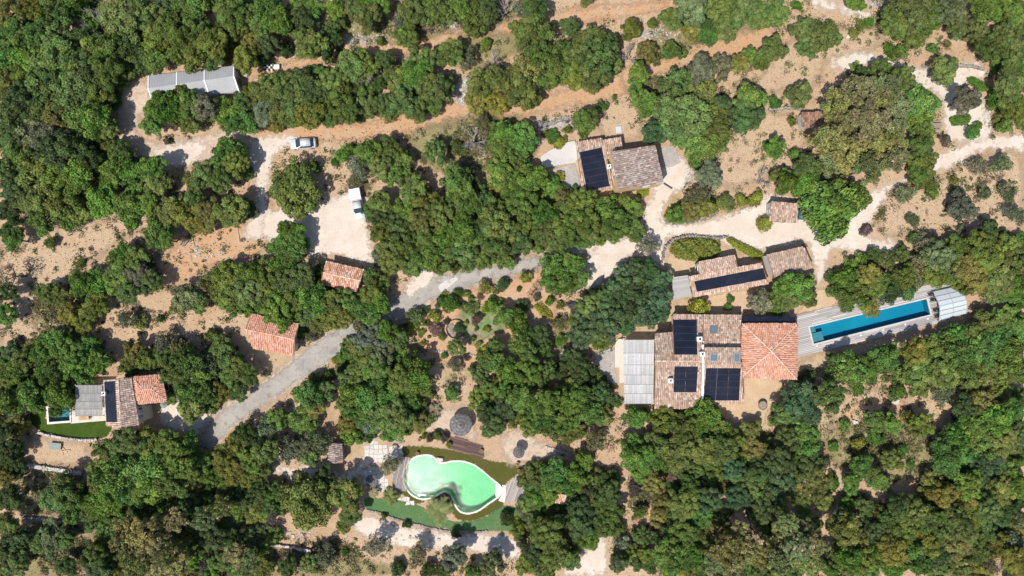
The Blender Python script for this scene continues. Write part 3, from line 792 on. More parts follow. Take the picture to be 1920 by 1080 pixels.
    def onroof(s, p):
        z = p[2]
        for _ in range(6):
            q = s.L(p, z); z -= (q-s.pl[0]).dot(s.pl[1])/s.pl[1].z
        return s.L(p, z)
    def solar(s, A, B, C, D, nu, nv, lift=.20, parent=None, gap=.02):
        """panels on the quad A,B (low edge) C,D (high edge), each (px,py,z)"""
        lift = .23
        P = [s.onroof(p) for p in (A,B,C,D)]
        n = (P[1]-P[0]).cross(P[3]-P[0]).normalized()
        if n.z < 0: n = -n
        par = parent or s.lastroof
        for j in range(nv):
            for i in range(nu):
                def pt(a, e): return P[0]*(1-a)*(1-e)+P[1]*a*(1-e)+P[2]*a*e+P[3]*(1-a)*e
                u0, u1 = i/nu, (i+1)/nu; v0, v1 = j/nv, (j+1)/nv
                du = gap/max(.5,(P[1]-P[0]).length); dv = gap/max(.5,(P[3]-P[0]).length)
                c = [pt(u0+du,v0+dv), pt(u1-du,v0+dv), pt(u1-du,v1-dv), pt(u0+du,v1-dv)]
                top = [p+n*lift for p in c]; bot = [p+n*(lift-.05) for p in c]
                b = MB().add(bot+top, [(3,2,1,0),(4,5,6,7),(0,1,5,4),(1,2,6,5),(2,3,7,6),(3,0,4,7)])
                b.build('solar_panel', M['solar'], par)
        fr = MB()
        for j in range(nv+1):
            e = min(.998, max(.002, j/nv))
            a0 = P[0]*(1-e)+P[3]*e; a1 = P[1]*(1-e)+P[2]*e
            fr.cyl(a0+n*(lift-.035), a1+n*(lift-.035), .03, .03, 4)
            fr.cyl(a0+n*.02, a0+n*(lift-.03), .03, .03, 4); fr.cyl(a1+n*.02, a1+n*(lift-.03), .03, .03, 4)
        fr.build('panel_rail', M['solarline'], par)
    def chimney(s, px, py, z0, z1, w=.6, m='plaster'):
        p = s.L((px,py,z1)); 
        c = MB().box(p.x-w/2,p.x+w/2,p.y-w/2,p.y+w/2,z0,z1).build('chimney', M[m], s.root)
        b = MB(); b.box(p.x-w*.62,p.x+w*.62,p.y-w*.62,p.y+w*.62,z1,z1+.08)
        b.build('cap', M['whitetrim'], c)
        MB().cyl((p.x,p.y,z1+.07),(p.x,p.y,z1+.4),w*.26,w*.22,8).build('flue', M['frame'], c)
    def skylight(s, A, B, C, D, lift=.24):
        P = [s.onroof(p) for p in (A,B,C,D)]
        n = (P[1]-P[0]).cross(P[3]-P[0]).normalized()
        if n.z < 0: n = -n
        cen = sum(P, Vector())/4
        def ringq(k, h): return [cen+(p-cen)*k+n*h for p in P]
        a = ringq(1,.0); b_ = ringq(1,lift); c_ = ringq(.78,lift)
        f = MB().add(a+b_+c_, [(i,(i+1)%4,4+(i+1)%4,4+i) for i in range(4)]+[(4+i,4+(i+1)%4,8+(i+1)%4,8+i) for i in range(4)])
        fo = f.build('skylight', M['alloy'], s.lastroof)
        g_ = ringq(.80, lift-.03); MB().add(g_, [(0,1,2,3)]).build('pane', M['skyglass'], fo)
        return fo

# --- long grey shed
s = Bld('grey_shed', 'long grey metal-roofed shed with white roof trims', 363, 155, 7, 'shed')
ze, zr = 2.2, 3.0
NW,NE,RL,RR,SW,SE = (278,142,ze),(439,123,ze),(277.5,165.5,zr),(439,142.5,zr),(284,187.5,ze),(449,172,ze)
def corr(sb, A,B,C,D, m, amp=.03, pitch=.28, name='roof'):
    P = [sb.L(p) for p in (A,B,C,D)]; n_ = int((P[1]-P[0]).length/pitch)*2
    nn = (P[1]-P[0]).cross(P[3]-P[0]).normalized(); nn = nn if nn.z > 0 else -nn
    b = MB(); vs = []
    for i in range(n_+1):
        t = i/n_; a = P[0].lerp(P[1], t); e = P[3].lerp(P[2], t); h = amp if i % 2 else 0
        vs += [a+nn*h, e+nn*h, a-nn*.06, e-nn*.06]
    fs = []
    for i in range(n_):
        k = 4*i; fs += [(k,k+4,k+5,k+1),(k+2,k+3,k+7,k+6),(k,k+2,k+6,k+4),(k+1,k+5,k+7,k+3)]
    return b.add(vs, fs).build(name, m, sb.root)
corr(s, SW, SE, RR, RL, M['greymetal']); corr(s, NE, NW, RL, RR, M['greymetal'])
P2 = s.wall([(280,146),(439,126),(447,170),(286,185)], ze, 'white', .15)
def lerp3(a, b, t): return tuple(a[i]+(b[i]-a[i])*t for i in range(3))
for t in (.004, .335, .655, .996):
    b = MB(); a = s.L(lerp3(NW,NE,t)); r = s.L(lerp3(RL,RR,t)); e = s.L(lerp3(SW,SE,t))
    for p, q in ((a,r),(r,e)):
        d = Vector((.09,0,0)); up = Vector((0,0,.07))
        vs = [p-d+up*.5,p+d+up*.5,q+d+up*.5,q-d+up*.5,p-d+up*1.5,p+d+up*1.5,q+d+up*1.5,q-d+up*1.5]
        b.add(vs, [(3,2,1,0),(4,5,6,7),(0,1,5,4),(1,2,6,5),(2,3,7,6),(3,0,4,7)])
    b.build('roof_trim', M['whitetrim'], s.root)
for sd, t in ((2,.2),(2,.5),(2,.8)): s.opening(P2, sd, t, 1.0, 1.0, .8)
s.opening(P2, 1, .5, 1.0, 0, 1.9, True)
# gable ends
for a, r, e in ((NW,RL,SW),(NE,RR,SE)):
    pa, pr, pe = s.L(a), s.L(r), s.L(e); k = .03 if a is NW else -.03
    pts = [p+Vector((k*4,0,-.1)) for p in (pa,pr,pe)]
    MB().add(pts+[p+Vector((k,0,0)) for p in pts], [(0,1,2),(3,5,4),(0,3,4,1),(1,4,5,2),(2,5,3,0)]).build('gable', M['white'], s.root)

# --- red tiled shed by the car park
s = Bld('tiled_shed', 'small orange-tiled shed at the foot of the gravel car park', 643, 517, -12.5, 'shed')
ze, zr = 2.5, 3.2
NW,NE,RE,RW,SE,SW = (611,489.5,ze),(683,506,ze),(676,526.5,zr),(606,511,zr),(668.5,547,ze),(600,532,ze)
s.slope(SW,SE,RE,RW,ORANGE,11); s.slope(NE,NW,RW,RE,ORANGE,12); s.ridge(RW,RE,ORANGE,13)
P2 = s.wall([NW[:2],NE[:2],SE[:2],SW[:2]], ze, 'plaster', .3); s.opening(P2,0,.35,2.2,0,2.1,True); s.opening(P2,1,.5,.8,1,.9)
# --- pink tiled barn
s = Bld('tiled_barn', 'pink-tiled barn standing beside the asphalt road', 507, 627, -12, 'barn')
ze, zr = 2.8, 3.7
NW,NE,RW,RE,SW,SE = (470,588,ze),(561,607,ze),(459.5,617,zr),(553,637,zr),(474,653,ze),(552,666,ze)
NW=(470,588,ze); 
s.slope(SW,SE,RE,RW,NEW,21); s.slope(NE,NW,RW,RE,NEW,22); s.ridge(RW,RE,NEW,23)
P2 = s.wall([NW[:2],NE[:2],SE[:2],SW[:2]], ze, 'plaster', .4); s.opening(P2,1,.5,1.6,0,2.2,True); s.opening(P2,0,.4,.9,1,1)
s.opening(P2,2,.3,.9,1,1)

# --- villa at lower left
s = Bld('villa', 'tiled villa with reed pergola and one long solar strip at lower left', 245, 755, 4, 'house')
z1, z2 = 5.3, 6.0
A_,B_,C_,D_ = (226,801,z1),(261,797,z1-.1),(246,708,z1-.1),(221,711,z1)
ridN, ridS = (222,709.5,z2),(227,801,z2)
s.slope((195,712,z1),(200,800,z1),ridS,ridN,MIX,31)
s.solar((197.5,716,z1+.04),(201.5,791,z1+.04),(221,791,z2-.1),(217,714,z2-.1),4,1,.2)
s.slope((261,797,z1),(247,708,z1),ridN,ridS,OLD+GREYOLD,32)
s.ridge(ridN,ridS,MIX,33)
P2 = s.wall([(195,712),(247,708),(261,797),(200,800)], z1, 'plaster', .3)
s.opening(P2,1,.75,1.1,3.2,1.2); s.opening(P2,1,.6,1.0,.0,2.1,True); s.opening(P2,2,.5,1.6,.3,2.1); s.opening(P2,3,.6,2.4,.1,2.2)
hz, hr = 4.9, 5.8
h1,h2,h3,h4 = (247,707,hz),(304,702,hz),(313,753,hz),(253,758,hz); r1,r2 = (269,730,hr),(284,729,hr)
s.slope(h4,h3,r2,r1,NEW,34); s.slope(h2,h1,r1,r2,NEW,35)
s.slope(h3,h2,r2,r2,NEW,36); s.slope(h1,h4,r1,r1,NEW,37)
for k,(a,e) in enumerate(((h1,r1),(h4,r1),(h2,r2),(h3,r2),(r1,r2))): s.ridge(a,e,NEW,370+k,'hip_tiles',.11)
P3 = s.wall([h1[:2],h2[:2],h3[:2],h4[:2]], hz, 'plaster', .4, 'wing_wall'); s.opening(P3,2,.5,1.2,3.0,1.2); s.opening(P3,1,.5,1.2,3.0,1.2)
s.chimney(194,738,4.8,6.3,.5)

def reed_roof(label, quads, name='reed_pergola', posts=True, pal=((.46,.455,.45),(.50,.495,.49),(.42,.415,.41),(.54,.53,.525)), seed=1, wave=.06, rot=0, cat='pergola'):
    """quads: list of 4 px corners with z; every quad is one sagging reed mat, laid on a post-and-beam frame"""
    r_ = random.Random(seed)
    cx = sum(p[0] for q in quads for p in q)/(4*len(quads)); cy = sum(p[1] for q in quads for p in q)/(4*len(quads))
    o = W(cx, cy); root = empty(name, o, 0); tag(root, label, cat)
    for qn, q in enumerate(quads):
        P = [W(*p)-o for p in q]; b = MB(); qk = r_.uniform(.88,1.12)
        w_ = int((P[1]-P[0]).length/.12)
        for i in range(w_):
            k_ = r_.uniform(.9,1.08)*qk; c = tuple(t*k_ for t in r_.choice(pal))
            u0, u1 = i/w_, (i+.92)/w_
            prev = None
            for j in range(5):
                v = j/4; sag = -wave*4*v*(1-v)+r_.uniform(-.012,.012)
                a = P[0].lerp(P[1],u0).lerp(P[3].lerp(P[2],u0), v)+Vector((0,0,sag)); e = P[0].lerp(P[1],u1).lerp(P[3].lerp(P[2],u1), v)+Vector((0,0,sag))
                if prev: b.add([prev[0],prev[1],e,a], [(0,1,2,3)], c)
                prev = (a, e)
        b.build('reed_mat', M['reed'], root)
        for a, e in ((P[0],P[1]),(P[3],P[2])):
            MB().cyl(a-Vector((0,0,.10)), e-Vector((0,0,.10)), .06, .06, 6).build('beam', M['wood'], root)
    if posts:
        P0, P3 = W(*quads[0][0])-o, W(*quads[-1][3])-o; P1, P2_ = W(*quads[0][1])-o, W(*quads[-1][2])-o
        for p in (P0,P1,P2_,P3): MB().cyl((p.x,p.y,-.02),(p.x,p.y,p.z-.05),.08,.08,8).build('post', M['white'], root)
    return root
def strips(x0a,x0b,x1a,x1b,ys,z):
    """horizontal mats stacked down the picture; left edge x0a->x0b, right edge x1a->x1b"""
    out = []; y0, yn = ys[0], ys[-1]
    for a, e in zip(ys, ys[1:]):
        ta, te = (a-y0)/(yn-y0), (e-y0)/(yn-y0)
        out.append([(x0a+(x0b-x0a)*ta,a+.3,z),(x1a+(x1b-x1a)*ta,a+.3,z),(x1a+(x1b-x1a)*te,e-.3,z),(x0a+(x0b-x0a)*te,e-.3,z)])
    return out
reed_roof('grey reed pergola on the left side of the villa', strips(141,141,191,192,[722,738,753,767,780],2.6), seed=5, pal=((.27,.265,.26),(.30,.295,.29),(.25,.245,.24)))
def slabs(label, pxpts, z, h, m, name='paved_terrace', cat='terrace'):
    c = W(sum(p[0] for p in pxpts)/len(pxpts), sum(p[1] for p in pxpts)/len(pxpts))
    P = [p-c.to_2d() for p in wpoly(pxpts)]
    o = MB().prism(P, z-.3, z+h).build(name, M[m], None, .02); o.location = c
    return tag(o, label, cat)
slabs('pink paved terrace under the villa pergola', [(133.5,768),(140,760),(195,715),(203,788),(133.5,794)], 0, .10, 'plaster')

# --- house with the yellow wall
s = Bld('yellow_walled_house', 'old-tiled house with yellow wall and solar roof above the driveway', 1160, 310, 9, 'house')
zn, zs = 2.3, 2.1
s.slope((1091,362,zs),(1152,352,zs),(1129,258.5,zn),(1079.5,266,zn),MIX+OLD,41)
s.solar((1100,357.5,zs+.02),(1143,349,zs+.02),(1128,277,zn),(1086,286,zn),1,6,.18)
s.slope((1129,300,zn-.12),(1170,293,zn-.12),(1165,256.5,zn+.05),(1128,262.5,zn+.05),MIX+OLD,42)
s.wall([(1080,266),(1128,259),(1158,351),(1091,362)], 2.1, 'plaster', .25)
s.wall([(1129,264),(1165,258),(1169,285),(1133,292)], 2.1, 'plaster', .2)
zw, zz = 5.5, 4.9
E1,E2,E3,E4 = (1146,284,zw),(1228,272,zz),(1244,343,zz),(1160,355,zw)
s.slope(E3,E2,E1,E4,GREYOLD,43)
P2 = s.wall([E1[:2],E2[:2],E3[:2],E4[:2]], [zw,zz,zz,zw], 'ochre', .02, 'tower_wall')
s.opening(P2,3,.5,.9,3.2,1.0); s.opening(P2,2,.35,1.0,3.0,1.2); s.opening(P2,2,.6,1.1,0,2.1,True); s.opening(P2,0,.5,.9,3.0,1.1)
s.chimney(1142,312,1.8,3.6,.55,'whitetrim')
slabs('light grey concrete terrace left of the yellow-walled house', Z((1000,220), 6.4, [(85,480),(200,400),(370,310),(500,285),(530,500),(510,545),(350,570),(140,610),(95,560)]), 0, .45, 'concrete')
slabs('grey stone patio right of the yellow-walled house', Z((1000,220), 6.4, [(1500,380),(1680,330),(1770,540),(1680,590),(1545,620)]), .014, .06, 'paving')
slabs('stone patio below the grey concrete terrace', Z((1000,220), 6.4, [(250,615),(500,560),(590,890),(470,900),(330,940),(240,700)]), .0, .12, 'paving')

# --- studio with long solar strip
s = Bld('studio', 'pink-tiled studio with one long solar strip above the main house', 1370, 518, 11, 'house')
zt, zb = 3.5, 2.8
SWc, SEc, NEc, NWc = (1300,557,zb),(1441.5,532,zb),(1428,492,zt),(1290,518,zt)
s.slope(SWc,SEc,NEc,NWc,MIX,51)
s.solar((1306.5,546.5,zb+.18),(1436,522.5,zb+.18),(1430,502.5,zt-.22),(1301,527.5,zt-.22),10,1,.17,gap=.006)
s.slope((1378,478,2.7),(1307,492,2.7),(1311,516,3.48),(1384,502,3.48),MIX,52)
P2 = s.wall([NWc[:2],NEc[:2],SEc[:2],SWc[:2]], [zt,zt,zb,zb], 'plaster', .3)
s.opening(P2,2,.3,1.0,.9,1.1); s.opening(P2,2,.6,1.2,0,2.1,True); s.opening(P2,3,.5,.9,1.,1.1)
P3 = s.wall([(1307,492),(1378,478),(1384,502),(1311,516)], [2.7,2.7,3.4,3.4], 'white', .2, 'annex_wall'); s.opening(P3,3,.5,.8,.9,1.0)
b = MB()
for k in range(14):                                     # grey timber lean-to at the left end
    t0, t1 = k/14, (k+.94)/14
    a, bq, cq, dq = (s.L((1261,520,2.4)), s.L((1290,516,2.5)), s.L((1297,555,2.5)), s.L((1261,563,2.4)))
    p = [a.lerp(dq,t0), bq.lerp(cq,t0), bq.lerp(cq,t1), a.lerp(dq,t1)]
    b.add(p+[q-Vector((0,0,.05)) for q in p], [(0,1,2,3)[::-1],(4,5,6,7),(0,1,5,4),(1,2,6,5),(2,3,7,6),(3,0,4,7)], tuple(random.Random(k).uniform(.33,.43)*q for q in (1,.95,.9)))
b.build('lean_to_boards', M['deck'], s.root)
for q in ((1262.5,522),(1262.5,561)):
    p = s.L((q[0],q[1],2.35)); MB().cyl((p.x,p.y,-.02),(p.x,p.y,2.36),.07,.07,6).build('lean_to_post', M['wood'], s.root)
s = Bld('garage', 'brown-tiled garage at the right end of the studio', 1480, 490, 11, 'garage')
G1,G2,G3,G4 = (1437,477,3.3),(1508.5,463,3.3),(1526,502,2.7),(1451,519,2.7)
s.slope(G4,G3,G2,G1,OLD,61)
P2 = s.wall([G1[:2],G2[:2],G3[:2],G4[:2]], [3.3,3.3,2.7,2.7], 'concrete', .25); s.opening(P2,0,.5,2.6,0,2.2,True)

# --- small tiled hut and tiny hut
s = Bld('tiled_hut', 'small tiled hut beside the gravel driveway', 1469, 397, -5, 'hut')
a,b_,c_,d_ = (1446,377,2.7),(1497,383,2.7),(1495,418,2.2),(1442,414,2.2)
s.slope(d_,c_,b_,a,MIX+OLD,71)
P2 = s.wall([a[:2],b_[:2],c_[:2],d_[:2]], [2.7,2.7,2.2,2.2], 'concrete', .15); s.opening(P2,2,.5,1.4,0,1.9,True); s.opening(P2,3,.5,.5,1.1,.6)
s = Bld('brown_hut', 'tiny dark brown-tiled hut under the big pine', 1521, 223, 0, 'hut')
a,b_,c_,d_ = (1503,211,2.4),(1543,209,2.4),(1541,240,2.0),(1504,238,2.0)
s.slope(d_,c_,b_,a,DARK,81); P2 = s.wall([a[:2],b_[:2],c_[:2],d_[:2]], [2.4,2.4,2.0,2.0], 'concrete', .15); s.opening(P2,2,.5,.9,0,1.7,True)
# --- little shed near the kidney pool
s = Bld('pool_shed', 'little grey-brown roofed shed left of the white slab patio', 630, 851, 12, 'shed')
a,b_,c_,d_ = (617,832,2.2),(641,831,2.2),(643,868,2.2),(616,870,2.2)
rt, rb = (628,831,2.7),(630,869,2.7)
s.slope(b_,c_,rb,rt,GREYOLD,91); s.slope(d_,a,rt,rb,GREYOLD,92)
P2 = s.wall([a[:2],b_[:2],c_[:2],d_[:2]], 2.2, 'wood', .15); s.opening(P2,1,.5,.8,0,1.8,True)
# --- tiled bit of roof half hidden at lower centre
s = Bld('tiled_lean_to', 'small orange-tiled lean-to half hidden by oaks right of the kidney pool', 1045, 934, -8, 'shed')
a,b_,c_,d_ = (1033,922,2.4),(1064,928,2.4),(1058,946,1.9),(1027,938,1.9)
s.slope(d_,c_,b_,a,ORANGE,95); P2 = s.wall([a[:2],b_[:2],c_[:2],d_[:2]], [2.4,2.4,1.9,1.9], 'wood', .12); s.opening(P2,2,.5,.8,0,1.6,True)

# --- main house
s = Bld('main_house', 'large old-tiled main house with three solar arrays and skylights', 1310, 680, 0, 'house')
ze, zr = 3.0, 4.6
s.slope((1227,766,ze),(1316,766,ze),(1316,677,zr),(1228,677,zr),MIX+OLD,101)
s.solar((1262,734.5,ze+.55),(1305,734.5,ze+.55),(1308,687,zr-.15),(1264,687,zr-.15),2,4,.18)
s.slope((1318,590,ze),(1262,589,ze),(1262,677,zr),(1318,677,zr),MIX+OLD,102)
s.solar((1306,600,ze+.2),(1261,600,ze+.2),(1263.5,665,zr-.2),(1307,665,zr-.2),1,5,.18)
s.slope((1262,623,ze+.62),(1228,625,ze+.62),(1228,677,zr),(1262,677,zr),OLD,103)
s.slope((1389,591,ze),(1318,590,ze),(1318,648,zr-.55),(1389,648,zr-.55),OLD+MIX,104)
s.skylight((1345,611,ze+.42),(1331,611,ze+.42),(1331,625,ze+.78),(1345,625,ze+.78))
# raised clerestory block with two roof windows
zc = 5.0
s.slope((1320,683,zc-.15),(1389,683,zc-.15),(1389,651,zc+.25),(1320,651,zc+.25),OLD,105)
s.skylight((1330,677,zc-.07),(1346,677,zc-.07),(1346,662,zc+.11),(1330,662,zc+.11)); s.skylight((1375,679,zc-.10),(1387,679,zc-.10),(1387,660,zc+.14),(1375,660,zc+.14))
s.wall([(1320,651),(1389,651),(1389,683),(1320,683)], [zc+.25,zc+.25,zc-.15,zc-.15], 'plaster', .06, 'clerestory_wall', 3.0)
s.slope((1321,757,ze),(1395,757,ze),(1391,679,zr-.1),(1320,679,zr-.1),MIX,106)
s.solar((1318.5,750,ze+.14),(1385,750,ze+.14),(1388,690,zr-.35),(1323,690,zr-.35),3,5,.18)
P2 = s.wall([(1228,625),(1262,623),(1262,589),(1389,591),(1395,757),(1316,766),(1227,766)], 3.0, 'plaster', .35)
s.opening(P2,4,.75,1.2,.3,2.0); s.opening(P2,5,.3,1.2,0,2.1,True); s.opening(P2,6,.3,1.1,.9,1.2); s.opening(P2,6,.7,1.1,.9,1.2); s.opening(P2,2,.5,1.1,.9,1.2); s.opening(P2,2,.25,1.1,.9,1.2)
s.wall([(1228,640),(1389,640),(1389,715),(1228,715)], 4.1, 'plaster', .4, 'attic_wall', 2.9)
p, q = s.L((1315,646,4.7)), s.L((1322,756,3.2))
for (x,y,z),(x2,y2,z2) in (((1317.5,646,4.35),(1318.5,678,4.75)),((1318.5,678,4.75),(1316,763,3.15))):
    a, e = s.L((x,y,z)), s.L((x2,y2,z2)); d = Vector((.16,0,0)); dn = Vector((0,0,.7))
    MB().add([a-d-dn,a+d-dn,e+d-dn,e-d-dn,a-d+Vector((0,0,.22)),a+d+Vector((0,0,.22)),e+d+Vector((0,0,.22)),e-d+Vector((0,0,.22))], [(3,2,1,0),(4,5,6,7),(0,1,5,4),(1,2,6,5),(2,3,7,6),(3,0,4,7)]).build('parapet', M['whitetrim'], s.root)
s.ridge((1228,677,zr),(1317,677,zr),MIX,107)
s.chimney(1312,636,3.5,5.0,.65,'whitetrim'); s.chimney(1317,664,4.2,5.4,.6,'whitetrim'); s.chimney(1257,714,3.6,5.0,.6,'whitetrim')
s = Bld('hip_roofed_wing', 'square pink hip-roofed pavilion joining the main house and pool deck', 1443, 659, 0, 'house')
hz, hr = 3.3, 4.9
h1,h2,h3,h4,ap = (1391,606.5,hz),(1496,606.5,hz),(1494,711.5,hz),(1389,708,hz),(1446.5,658.5,hr)
s.slope(h4,h3,ap,ap,NEW,111); s.slope(h2,h1,ap,ap,NEW,112); s.slope(h3,h2,ap,ap,NEW,113); s.slope(h1,h4,ap,ap,NEW,114)
for k, hh in enumerate((h1,h2,h3,h4)): s.ridge(hh, ap, [(.62,.43,.345),(.60,.39,.30)], 115+k, 'hip_tiles', .12)
P2 = s.wall([h1[:2],h2[:2],h3[:2],h4[:2]], hz, 'plaster', .45)
s.opening(P2,1,.35,1.8,.1,2.2); s.opening(P2,1,.7,1.8,.1,2.2); s.opening(P2,2,.4,1.8,0,2.2,True); s.opening(P2,0,.5,1.2,.9,1.2)
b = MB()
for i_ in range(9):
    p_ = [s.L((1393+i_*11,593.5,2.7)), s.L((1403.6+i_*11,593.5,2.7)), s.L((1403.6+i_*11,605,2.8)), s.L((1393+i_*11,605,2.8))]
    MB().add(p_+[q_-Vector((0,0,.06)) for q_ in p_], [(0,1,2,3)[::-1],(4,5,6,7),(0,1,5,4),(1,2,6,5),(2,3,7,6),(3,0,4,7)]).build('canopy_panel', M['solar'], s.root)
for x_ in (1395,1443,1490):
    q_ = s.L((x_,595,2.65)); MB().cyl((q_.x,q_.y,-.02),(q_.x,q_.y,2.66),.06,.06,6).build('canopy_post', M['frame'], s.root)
reed_roof('grey reed-covered pergola at the left side of the main house', strips(1168.5,1171,1227,1225,[637,662,684,703,721,738,757],2.8), seed=9)
slabs('cream stone ledge along the main house pergola', Z((1140,580), 5.4, [(65,350),(100,300),(165,290),(165,740),(110,740),(110,585),(65,585)]), 0, .5, 'plaster', 'stone_ledge', 'ledge')
slabs('grey stone patio left of the main house pergola', [(1115,665),(1152,650),(1152,690),(1160,718),(1140,720),(1118,700)], .0, .08, 'paving')
slabs('grey stone patio strip below the long oak', [(1045,655),(1080,650),(1100,668),(1090,690),(1050,672)], .0, .06, 'paving')

# ------------------------------------------------------------------ things in the yards
# crazy-paved white patios: every slab a piece
def crazy(label, pxpts, size, seed, z=.03, col=(.60,.57,.53)):
    r_ = random.Random(seed); P = wpoly(pxpts)
    cx = sum(p[0] for p in P)/len(P); cy = sum(p[1] for p in P)/len(P)
    root = empty('slab_patio', (cx,cy,0)); tag(root, label, 'patio')
    x0 = min(p[0] for p in P); x1 = max(p[0] for p in P); y0 = min(p[1] for p in P); y1 = max(p[1] for p in P)
    nx = int((x1-x0)/size)+2; ny = int((y1-y0)/size)+2
    g_ = [[Vector((x0+i*size+r_.uniform(-.28,.28)*size, y0+j*size+r_.uniform(-.28,.28)*size)) for i in range(nx)] for j in range(ny)]
    for j in range(ny-1):
        for i in range(nx-1):
            q = [g_[j][i],g_[j][i+1],g_[j+1][i+1],g_[j+1][i]]; c = sum(q, Vector((0,0)))/4
            if not in_poly(P, c.x, c.y): continue
            q = [c+(p-c)*.90-Vector((cx,cy)) for p in q]; k = r_.uniform(.85,1.12)
            MB().prism([tuple(p) for p in q], -.02, z+r_.uniform(0,.03), tuple(min(.74,t*k) for t in col)).build('slab', M['stone'], root, .015)
    return root
crazy('white crazy-paved patio above the gravel path', Z((600,740), 3.8575, [(325,440),(345,335),(400,345),(500,360),(500,470),(420,490),(370,450)]), .75, 1)
crazy('small white crazy-paved patio touching the olive turf', Z((600,740), 3.8575, [(505,365),(615,355),(595,430),(540,460),(505,450)]), .7, 2)
crazy('white stone pavers around the left pool parasol', Z((600,740), 3.8575, [(285,570),(350,520),(420,525),(440,580),(500,625),(490,690),(420,700),(350,680),(325,620)]), .7, 3)
crazy('white stepping stones beside the small palm', Z((600,740), 3.8575, [(560,745),(590,725),(680,780),(720,800),(660,800),(600,775)]), .7, 4)

def parasol(label, px, py, r, h, seed, pal, rings=7):
    r_ = random.Random(seed); o = W(px, py, h); root = empty('straw_parasol', (o.x,o.y,0)); tag(root, label, 'parasol', 'straw parasols round the kidney pool')
    b = MB(); n = 28
    for k in range(rings):
        r0 = r*k/rings; r1 = r*(k+1.15)/rings; z0 = h-.62*(k/rings)*r*.55+.0; z1 = h-.62*((k+1.15)/rings)*r*.55-.05
        for i in range(n):
            a0, a1 = 2*math.pi*i/n, 2*math.pi*(i+.96)/n; e = r_.uniform(-.03,.05)
            kk = r_.uniform(.8,1.15)*(1.15 if k % 2 else .8); c = tuple(t*kk for t in r_.choice(pal))
            b.add([(r0*math.cos(a0),r0*math.sin(a0),z0),(r0*math.cos(a1),r0*math.sin(a1),z0),((r1+e)*math.cos(a1),(r1+e)*math.sin(a1),z1),((r1+e)*math.cos(a0),(r1+e)*math.sin(a0),z1)], [(3,2,1,0)] , c)
    b.build('thatch', M['thatch'], root)
    MB().cyl((0,0,-.02),(0,0,h-.05),.05,.045,8).build('pole', M['wood'], root)
    MB().cyl((0,0,0),(0,0,.12),.34,.30,12).build('base', M['concrete'], root)
    MB().cyl((0,0,h-.03),(0,0,h+.14),.09,.02,8).build('finial', M['wood'], root)
G_ = ((.17,.16,.165),(.21,.20,.20),(.14,.13,.135))
parasol('largest grey straw parasol on the gravel terrace above the kidney pool', 863, 798, 1.85, 2.6, 1, G_)
parasol('small grey straw parasol on white pavers left of the kidney pool', 696, 903, 1.02, 2.2, 2, G_, 5)
parasol('small dark straw parasol on stony ground right of the kidney pool', 973, 849, .95, 2.2, 3, ((.11,.11,.12),(.15,.15,.16)), 5)

